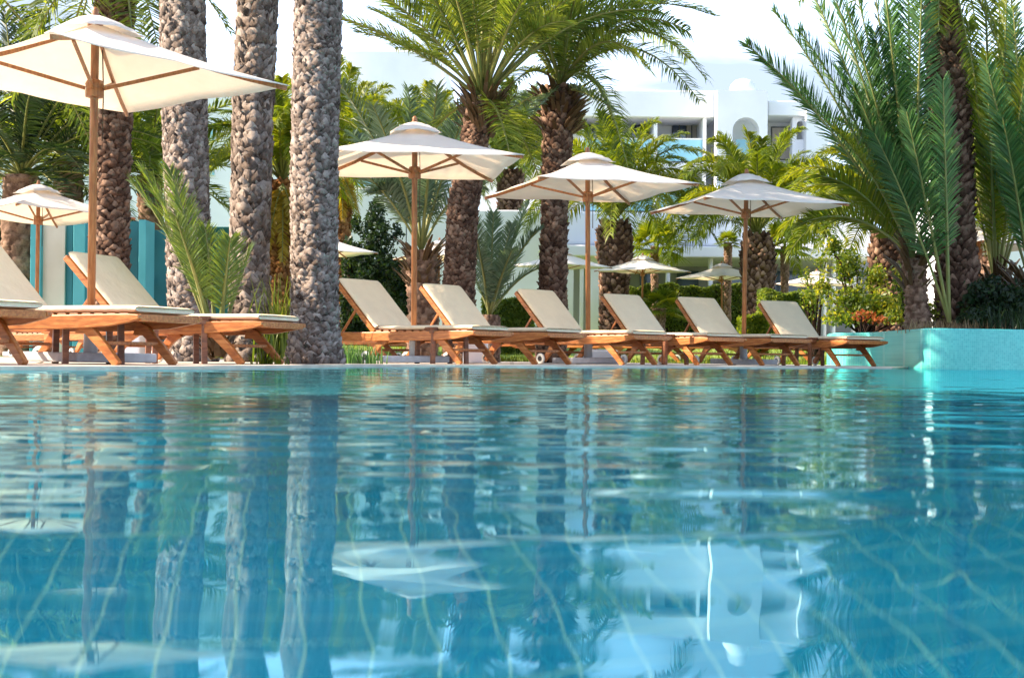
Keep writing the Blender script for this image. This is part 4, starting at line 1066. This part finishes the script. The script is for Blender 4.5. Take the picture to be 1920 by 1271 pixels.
# hedges
def hedge(lab, px0, px1, py, Y, dep, m, seed, n=9000, size=.055):
    x0, z = P(px0, py, Y); x1, _ = P(px1, py, Y); b = gz(Y); o = Vector(((x0 + x1) / 2, Y, b)); root = empty('hedge', o, 0, lab, 'hedge')
    rng = np.random.default_rng(seed); w = (x1 - x0); H = z - b
    MB().box(-w / 2 + .12, .12, 0, w / 2 - .12, dep - .12, H - .12).build('branches', M['trunk_brown'], root, bevel=.1)
    f = rng.random(n); p = np.stack([rng.uniform(-w / 2, w / 2, n), rng.uniform(0, dep, n), rng.uniform(0, H, n)], 1)
    k = rng.random(n); p[k < .55, 1] = np.abs(rng.normal(0, .05, (k < .55).sum())); kk = (k >= .55) & (k < .9); p[kk, 2] = H - np.abs(rng.normal(0, .05, kk.sum())); p[k >= .9, 0] = np.where(rng.random((k >= .9).sum()) < .5, -w / 2, w / 2)
    bump_ = .06 * np.sin(p[:, 0] * 3 + seed) * np.sin(p[:, 2] * 4) + .04 * np.sin(p[:, 0] * 9); p[:, 1] += bump_; p[:, 2] += bump_
    a = rng.normal(0, 1, (n, 3)); a /= np.linalg.norm(a, axis=1, keepdims=True); b_ = np.cross(a, rng.normal(0, 1, (n, 3))); b_ /= np.linalg.norm(b_, axis=1, keepdims=True); s = size * rng.uniform(.6, 1.3, n)[:, None]
    V = np.stack([p - a * s, p + b_ * s * .5, p + a * s, p - b_ * s * .5], 1).reshape(-1, 3)
    np_mesh('foliage', V, np.arange(len(V)).reshape(-1, 4), M[m], root, tone=np.repeat(np.clip(.5 + rng.normal(0, .22, n), 0, 1), 4))


hedge('clipped bright green hedge behind the back parasols', 1180, 1400, 534, 41, 1.4, 'leaf_green', 211, 16000)
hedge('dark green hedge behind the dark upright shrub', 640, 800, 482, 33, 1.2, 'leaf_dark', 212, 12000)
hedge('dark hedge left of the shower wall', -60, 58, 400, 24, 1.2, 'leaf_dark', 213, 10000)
hedge('low green hedge behind the low grey green palm', 905, 1000, 560, 24, 1.0, 'leaf_green', 214, 7000)
hedge('green hedge left of the planter bush', 1436, 1530, 545, 30, 1.0, 'leaf_green', 215, 8000)
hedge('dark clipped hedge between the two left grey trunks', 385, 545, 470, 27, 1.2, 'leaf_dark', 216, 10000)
hedge('green hedge behind the fourth large parasol', 1396, 1440, 590, 24.5, .8, 'leaf_yellow', 217, 3000)

# yellow-green bush in the planter
o = Vector((gx(1625, 18.9), 18.9, .42))
shrub('leafy_bush', 'yellow green leafy bush with reddish low leaves in the raised planter', 'bush', o,
      [(*PX3(1600, 565, 18.9, o), .40, .25, .28), (*PX3(1650, 575, 18.6, o), .34, .3, .24), (*PX3(1590, 500, 19.2, o), .24, .25, .26), (*PX3(1562, 462, 19.3, o), .14, .14, .18),
       (*PX3(1640, 520, 19.0, o), .20, .2, .2), (*PX3(1545, 540, 19.3, o), .14, .15, .2), (*PX3(1690, 592, 18.0, o), .25, .2, .13), (*PX3(1545, 430, 19.4, o), .10, .10, .12), (*PX3(1570, 596, 18.7, o), .22, .15, .12), (*PX3(1610, 598, 18.5, o), .3, .12, .1)], 6800, .036, 'leaf_bush', 221, stems=16, shell=.02)
o = Vector((gx(1708, 17.6), 17.6, .42))
shrub('leafy_bush', 'olive brown thin bush between the leafy bush and the blue green fronds', 'bush', o, [(*PX3(1705, 560, 17.6, o), .22, .25, .32), (*PX3(1738, 585, 17.2, o), .22, .2, .18), (*PX3(1690, 520, 17.8, o), .15, .2, .22)], 1500, .034, 'leaf_bush', 225, stems=10, shell=.02)
o = Vector((gx(1530, 21.5), 21.5, gz(21.5)))
shrub('leafy_bush', 'sparse airy sprigs left of the leafy bush at the planter end', 'bush', o, [(*PX3(1520, 560, 21.5, o), .2, .2, .35), (*PX3(1540, 490, 21.5, o), .16, .2, .3), (*PX3(1512, 520, 21.7, o), .12, .14, .2)], 600, .036, 'leaf_bush', 226, stems=10, shell=.02)
o = Vector((gx(1625, 18.2), 18.2, .42))
shrub('low_plant', 'small plant with red and yellow leaves at the planter rim', 'plant', o, [(*PX3(1620, 592, 18.2, o), .18, .1, .10), (*PX3(1650, 600, 18.1, o), .16, .1, .06)], 170, .032, 'leaf_red', 222, stems=5, shell=.2)
o = Vector((gx(1862, 17.0), 17.0, .42))
shrub('dark_shrub', 'dark shaded shrub at the foot of the leaning trunk', 'shrub', o, [(*PX3(1850, 560, 16.6, o), .3, .3, .3), (*PX3(1900, 570, 16.5, o), .35, .3, .28), (*PX3(1830, 595, 16.3, o), .25, .2, .12)], 3500, .04, 'leaf_dark', 223, stems=8, shell=.2)


def grass_tuft(name, lab, cat, px, Y, zb, n, h, m, seed, spread=.12, w=.008, lean=.5):
    o = Vector((gx(px, Y), Y, zb)); rng = np.random.default_rng(seed); V = []; Q = []; T_ = []; b = 0
    for i in range(n):
        a = rng.uniform(0, 2 * math.pi); p = np.array([rng.normal(0, spread), rng.normal(0, spread * .6), 0]); L = h * rng.uniform(.5, 1.1); le = lean * rng.uniform(.2, 1)
        d = np.array([math.cos(a), math.sin(a), 0]); s_ = np.array([-d[1], d[0], 0]) * w * rng.uniform(.7, 1.3); K = 4; tn = np.clip(.5 + rng.normal(0, .25), 0, 1)
        for k in range(K + 1):
            t = k / K; c = p + d * le * L * t * t + np.array([0, 0, L * (t - .35 * le * t * t)]); V += [c - s_ * (1 - t * .9), c + s_ * (1 - t * .9)]; T_ += [tn, tn]
        for k in range(K): Q.append((b, b + 1, b + 3, b + 2)); b += 2
        b += 2
    ob = np_mesh(name, V, Q, M[m], None, tone=T_); ob.location = o; tag(ob, lab, cat); return ob


grass_tuft('straw_tuft', 'dry straw coloured grass tuft at the planter rim', 'grass tuft', 1745, 15.9, .42, 160, .2, 'leaf_dry', 231, .16, .005)
grass_tuft('straw_tuft', 'second dry grass tuft before the leaning trunk', 'grass tuft', 1810, 15.9, .42, 150, .2, 'leaf_dry', 232, .2, .006)
grass_tuft('brown_tuft', 'dark brown grass tuft at the right edge', 'grass tuft', 1895, 15.9, .42, 200, .4, 'leaf_dark', 233, .2, .007)
grass_tuft('lily_plant', 'bright yellow green strap leaved plant left of the thick grey trunk', 'plant', 494, 10.1, DECK, 26, .13, 'leaf_yellow', 234, .05, .009, .9)
grass_tuft('lily_plant', 'small yellow green sprout beside the thick grey trunk', 'plant', 523, 10.0, DECK, 14, .10, 'leaf_yellow', 235, .03, .008, .8)
grass_tuft('herb_plant', 'low dark green herbs right of the thick grey trunk', 'plant', 660, 11.9, DECK, 170, .2, 'leaf_teal', 236, .12, .007, .4)
grass_tuft('herb_plant', 'tall green blades between the middle and thick grey trunks', 'plant', 525, 13.0, DECK, 160, .85, 'leaf_green', 237, .14, .012, .4)
# grass of the lawn edge
rng = np.random.default_rng(7); n = 26000
y = 19.7 + 12 * rng.random(n) ** 1.3; x = rng.uniform(-6, 8.5, n) * y / 20; z = np.array([gz(v) for v in y]); a = rng.uniform(0, 6.283, n); h_ = rng.uniform(.03, .07, n)
dx_, dy_ = np.cos(a) * .006, np.sin(a) * .006; lx, ly = rng.normal(0, .02, n), rng.normal(0, .02, n)
V = np.stack([np.stack([x - dx_, y - dy_, z - .01], 1), np.stack([x + dx_, y + dy_, z - .01], 1), np.stack([x + lx + dx_ * .2, y + ly, z + h_], 1), np.stack([x + lx - dx_ * .2, y + ly, z + h_], 1)], 1).reshape(-1, 3)
ob = np_mesh('grass', V, np.arange(4 * n).reshape(-1, 4), M['leaf_yellow'], None, tone=np.repeat(rng.random(n), 4)); tag(ob, 'bright sunlit lawn grass beyond the loungers', 'grass', kind='stuff')


# ================================================================ SHOWER WALL
shw = empty('shower_wall', (gx(180, 20), 20, gz(20)), 0, 'teal and cream shower enclosure behind the near loungers', 'wall')
def sbox(nm, px0, px1, py, Y, dep, m):
    x0, z = P(px0, py, Y); x1, _ = P(px1, py, Y); c = shw.location
    return MB().box(x0 - c.x, Y - c.y, -.03, x1 - c.x, Y - c.y + dep, z - c.z).build(nm, M[m], shw, bevel=.01)
sbox('pillar', 57, 77, 420, 20.6, .2, 'teal_sunlit')
sbox('panel', 77.6, 122.5, 421, 20.7, .15, 'plaster_cream')
sbox('panel', 123, 137, 420, 20.75, .12, 'teal_wall')
sbox('pillar', 137.5, 160, 418, 20.3, .6, 'teal_sunlit')
sbox('panel', 160.5, 259.5, 414, 20.9, .12, 'teal_wall')
sbox('pillar', 260, 274, 412, 20.4, .5, 'teal_sunlit')
sbox('panel', 274.5, 316, 431, 21.2, .12, 'teal_wall')
for py in (455, 530):
    x, z = P(274.5, py, 21.0); c = shw.location
    MB().box(x - c.x - .01, 21.0 - c.y, z - c.z - .05, x - c.x + .05, 21.19 - c.y, z - c.z + .05).build('hinge', M['white_metal'], shw, bevel=.004)
o = MB().box(-.3, 0, 0, .3, .15, 1).build('teal_screen', M['teal_wall'], None, bevel=.01)
x0, z = P(392, 425, 26); x1, _ = P(430, 425, 26)
o.location = ((x0 + x1) / 2, 26, gz(26)); o.scale = ((x1 - x0) / .6, 1, z - gz(26)); tag(o, 'teal screen seen between the two left grey trunks', 'screen')


# ================================================================ BUILDINGS
def bbox(mb, px0, py0, px1, py1, Y, dep, zb=None):
    x0, z1 = P(px0, py0, Y); x1, _ = P(px1, py0, Y); z0 = zb if zb is not None else P(px0, py1, Y)[1]
    mb.box(x0, Y, z0, x1, Y + dep, z1); return mb


def arch_wall(px0, py0, px1, zb, Y, dep, opens):
    """wall slab with arched openings given as (px0, py_top, px1, py_bottom)"""
    import bmesh
    x0, z1 = P(px0, py0, Y); x1, _ = P(px1, py0, Y)
    xs_ = []; mb = MB(); cur = x0
    for (a, t, b_, bt) in opens:
        ax, tz = P(a, t, Y); bx, _ = P(b_, t, Y); zb2 = P(a, bt, Y)[1]
        mb.add_col = None
        mb.box(cur, Y, zb, ax, Y + dep, z1)
        r = (bx - ax) / 2; cxx = (ax + bx) / 2; spring = tz - r; K = 14
        prev = (ax, spring)
        for k in range(1, K + 1):
            an = math.pi - math.pi * k / K; q = (cxx + r * math.cos(an), spring + r * math.sin(an))
            vs = [(prev[0], Y, prev[1]), (q[0], Y, q[1]), (q[0], Y, z1), (prev[0], Y, z1), (prev[0], Y + dep, prev[1]), (q[0], Y + dep, q[1]), (q[0], Y + dep, z1), (prev[0], Y + dep, z1)]
            mb.add(vs, [(0, 1, 2, 3), (7, 6, 5, 4), (0, 4, 5, 1), (3, 2, 6, 7)]); prev = q
        if zb2 > zb: mb.box(ax, Y, zb, bx, Y + dep, zb2)
        cur = bx
    mb.box(cur, Y, zb, x1, Y + dep, z1)
    return mb


GB = gz(60) - .05
hotel = empty('hotel_building', (0, 62, 0), 0, 'white modern hotel block with arched tower behind the palms', 'building')
def hb(mb, nm, m, par=None, bevel=0.0):
    o = mb.build(nm, M[m], par or hotel, bevel=bevel)
    if par is None: o.location = (0, -62, 0)
    return o
# main range: parapet, rooms set back under a deep roof, balconies
hb(bbox(MB(), 900, 166, 1344.5, 216, 56, 12), 'roof_parapet', 'stucco', bevel=.05)
hb(bbox(MB(), 900, 216.2, 1344.5, 400, 58.2, 9, zb=GB), 'wall', 'stucco')
mb = MB()
for px in (1088, 1160, 1226, 1318): bbox(mb, px, 216.2, px + 7, 400, 56.2, 1.98, zb=GB)
hb(mb, 'column', 'stucco', bevel=.02)
for (py, q) in ((302, 318), (395, 412)): hb(bbox(MB(), 905, py, 1344, q, 56.05, 2.1), 'balcony', 'stucco', bevel=.02)
for (py0, py1) in ((262, 301.8), (352, 394.8)):
    for (a, b_) in ((1095.5, 1159.5), (1167.5, 1225.5), (1233.5, 1317.5)):
        hb(bbox(MB(), a, py0, b_, py1, 56.3, .06), 'balcony_glass', 'glass_teal')
        hb(bbox(MB(), a, py0 - 3, b_, py0 - .3, 56.28, .1), 'handrail', 'white_metal')
for (a, t, b_, bt, mm) in ((1262, 234, 1286, 300, 'glass_dark'), (1288, 234, 1306, 300, 'curtain'), (1185, 236, 1215, 300, 'glass_dark'), (1100, 236, 1140, 300, 'glass_dark'), (1260, 330, 1306, 390, 'glass_dark'), (1180, 330, 1215, 390, 'glass_dark'), (1000, 236, 1050, 300, 'glass_dark')):
    f_ = hb(bbox(MB(), a - 2, t - 2, b_ + 2, bt, 58.1, .09), 'window', 'frame_dark', bevel=.01)
    hb(bbox(MB(), a, t, b_, bt - 2, 58.04, .05), 'pane', mm, f_)
    hb(bbox(MB(), (a + b_) / 2 - 1, t, (a + b_) / 2 + 1, bt - 2, 57.99, .045), 'mullion', 'frame_dark', f_)
# tower with arch
hb(arch_wall(1345, 169, 1440, GB, 55.2, .7, [(1374, 220, 1424, 400)]), 'tower_wall', 'stucco')
hb(bbox(MB(), 1345.5, 170, 1439.5, 400, 57.2, 8, zb=GB), 'tower_core', 'stucco')
hb(bbox(MB(), 1345.5, 169.5, 1439.5, 172, 55.92, 1.27), 'tower_roof', 'stucco')
mb = MB(); x, z = P(1393, 168, 60); mb.lathe([(.62, z - .3), (.62, z - .1), (.55, z + .18), (.36, z + .38), (.12, z + .46), (.02, z + .48)], x, 60, 24); hb(mb, 'dome', 'stucco')
mb = MB(); bbox(mb, 1380, 262, 1420, 300, 56.2, .06); hb(mb, 'balcony_glass', 'glass_teal')
# right range
hb(bbox(MB(), 1440.5, 189, 1512, 217, 56.3, 10), 'roof_parapet', 'stucco', bevel=.05)
hb(bbox(MB(), 1440.5, 217.3, 1512, 400, 58.0, 8, zb=GB), 'wall', 'stucco')
f_ = hb(bbox(MB(), 1446, 238, 1484, 300, 57.9, .09), 'window', 'frame_dark'); hb(bbox(MB(), 1448, 240, 1482, 298, 57.84, .05), 'pane', 'curtain', f_)
hb(arch_wall(1486, 217.3, 1513, GB, 56.6, .5, [(1494, 227, 1508, 262)]), 'arch_wall', 'stucco')
mb = MB(); xa, za = P(1512.5, 205, 56.0); xb, zb_ = P(1552, 262, 56.0); xc, zc = P(1552, 420, 56)
mb.add([(xa, 56, GB), (xb, 56, GB), (xb, 56, zb_), (xa, 56, za), (xa, 66, GB), (xb, 66, GB), (xb, 66, zb_), (xa, 66, za)], [(0, 1, 2, 3), (5, 4, 7, 6), (1, 5, 6, 2), (4, 0, 3, 7), (3, 2, 6, 7)])
hb(mb, 'side_wall', 'stucco')
# left wing
wing = empty('hotel_wing', (0, 64, 0), 0, 'plain white hotel wing seen behind the grey trunks', 'building')
def wb(mb, nm, m, par=None, bevel=0.0):
    o = mb.build(nm, M[m], par or wing, bevel=bevel)
    if par is None: o.location = (0, -64, 0)
    return o
wb(bbox(MB(), -200, 150, 640, 400, 60, 12, zb=GB), 'wall', 'stucco')
wb(bbox(MB(), 641, 92, 832, 400, 62, 12, zb=GB), 'wall', 'stucco', bevel=.1)
wb(bbox(MB(), -200, 138, 640, 149.5, 59.8, 12.4), 'roof', 'stucco', bevel=.05)
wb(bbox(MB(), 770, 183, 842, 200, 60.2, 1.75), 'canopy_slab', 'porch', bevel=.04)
for (a, t, b_, bt, mm) in ((388, 308, 402, 328, 'glass_teal'), (388, 236, 402, 262, 'glass_teal'), (657, 336, 707, 349, 'glass_teal'), (786, 201, 824, 225, 'glass_dark'), (300, 300, 322, 330, 'glass_teal'), (255, 232, 280, 262, 'glass_teal'), (530, 236, 545, 262, 'glass_teal'), (786, 262, 824, 290, 'glass_teal')):
    Yw = 60 if b_ < 640 else 62
    f_ = wb(bbox(MB(), a - 2, t - 2, b_ + 2, bt + 2, Yw - .06, .09), 'window', 'stucco', bevel=.01)
    wb(bbox(MB(), a, t, b_, bt, Yw - .1, .06), 'pane', mm, f_)

# low pavilion
pav = empty('garden_pavilion', (0, 46, 0), 0, 'long low white pavilion with a shaded porch and slim columns', 'building')
def pb(mb, nm, m, bevel=0.0):
    o = mb.build(nm, M[m], pav, bevel=bevel); o.location = (0, -46, 0); return o
gb = gz(44) - .05
pb(bbox(MB(), 1030, 398, 1640, 458, 43.5, 8), 'parapet', 'stucco', bevel=.1)
pb(bbox(MB(), 1060, 459, 1640, 480, 42.6, 9), 'roof_slab', 'stucco', bevel=.04)
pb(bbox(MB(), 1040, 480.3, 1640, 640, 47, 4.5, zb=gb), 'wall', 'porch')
pb(bbox(MB(), 1330, 350, 1470, 397.6, 45, 6), 'upper_roof', 'stucco', bevel=.2)
for px, w_ in ((1062, 14), (1088, 7), (1108, 16), (1250, 7), (1330, 7), (1400, 7), (1545, 6), (1562, 6), (1600, 7)):
    pb(bbox(MB(), px, 480.3, px + w_, 640, 43.0, .3, zb=gb), 'column', 'stucco', bevel=.03)
for (a, b_) in ((1150, 1180), (1200, 1235), (1270, 1310), (1350, 1390), (1440, 1500)):
    pb(bbox(MB(), a, 508, b_, 600, 46.9, .09), 'window', 'glass_dark')
low = empty('garden_wall', (gx(700, 40), 40, gz(40)), 0, 'low white garden wall behind the dark upright shrub', 'wall')
c = low.location
for nm, (a, t, b_) in {'panel': (640, 352, 762, ), 'end_panel': (763, 392, 1030)}.items():
    x0, z = P(a, t, 40); x1, _ = P(b_, t, 40)
    MB().box(x0 - c.x, 0, -.05, x1 - c.x, .4, z - c.z).build(nm, M['stucco'], low, bevel=.04)
ext = empty('white_villa', (0, 40, 0), 0, 'sunlit white villa wall behind the right palm clumps', 'building')
o = bbox(MB(), 1780, 330, 2100, 600, 40, 6, zb=gz(40) - .05).build('wall', M['stucco'], ext, bevel=.05); o.location = (0, -40, 0)
o = bbox(MB(), 1770, 318, 2110, 329.5, 39.8, 6.4).build('roof', M['stucco'], ext, bevel=.03); o.location = (0, -40, 0)
f_ = bbox(MB(), 1880, 385, 1910, 430, 39.92, .1).build('window', M['frame_dark'], ext); f_.location = (0, -40, 0)
bbox(MB(), 1882, 387, 1908, 428, 39.88, .05).build('pane', M['glass_dark'], f_)
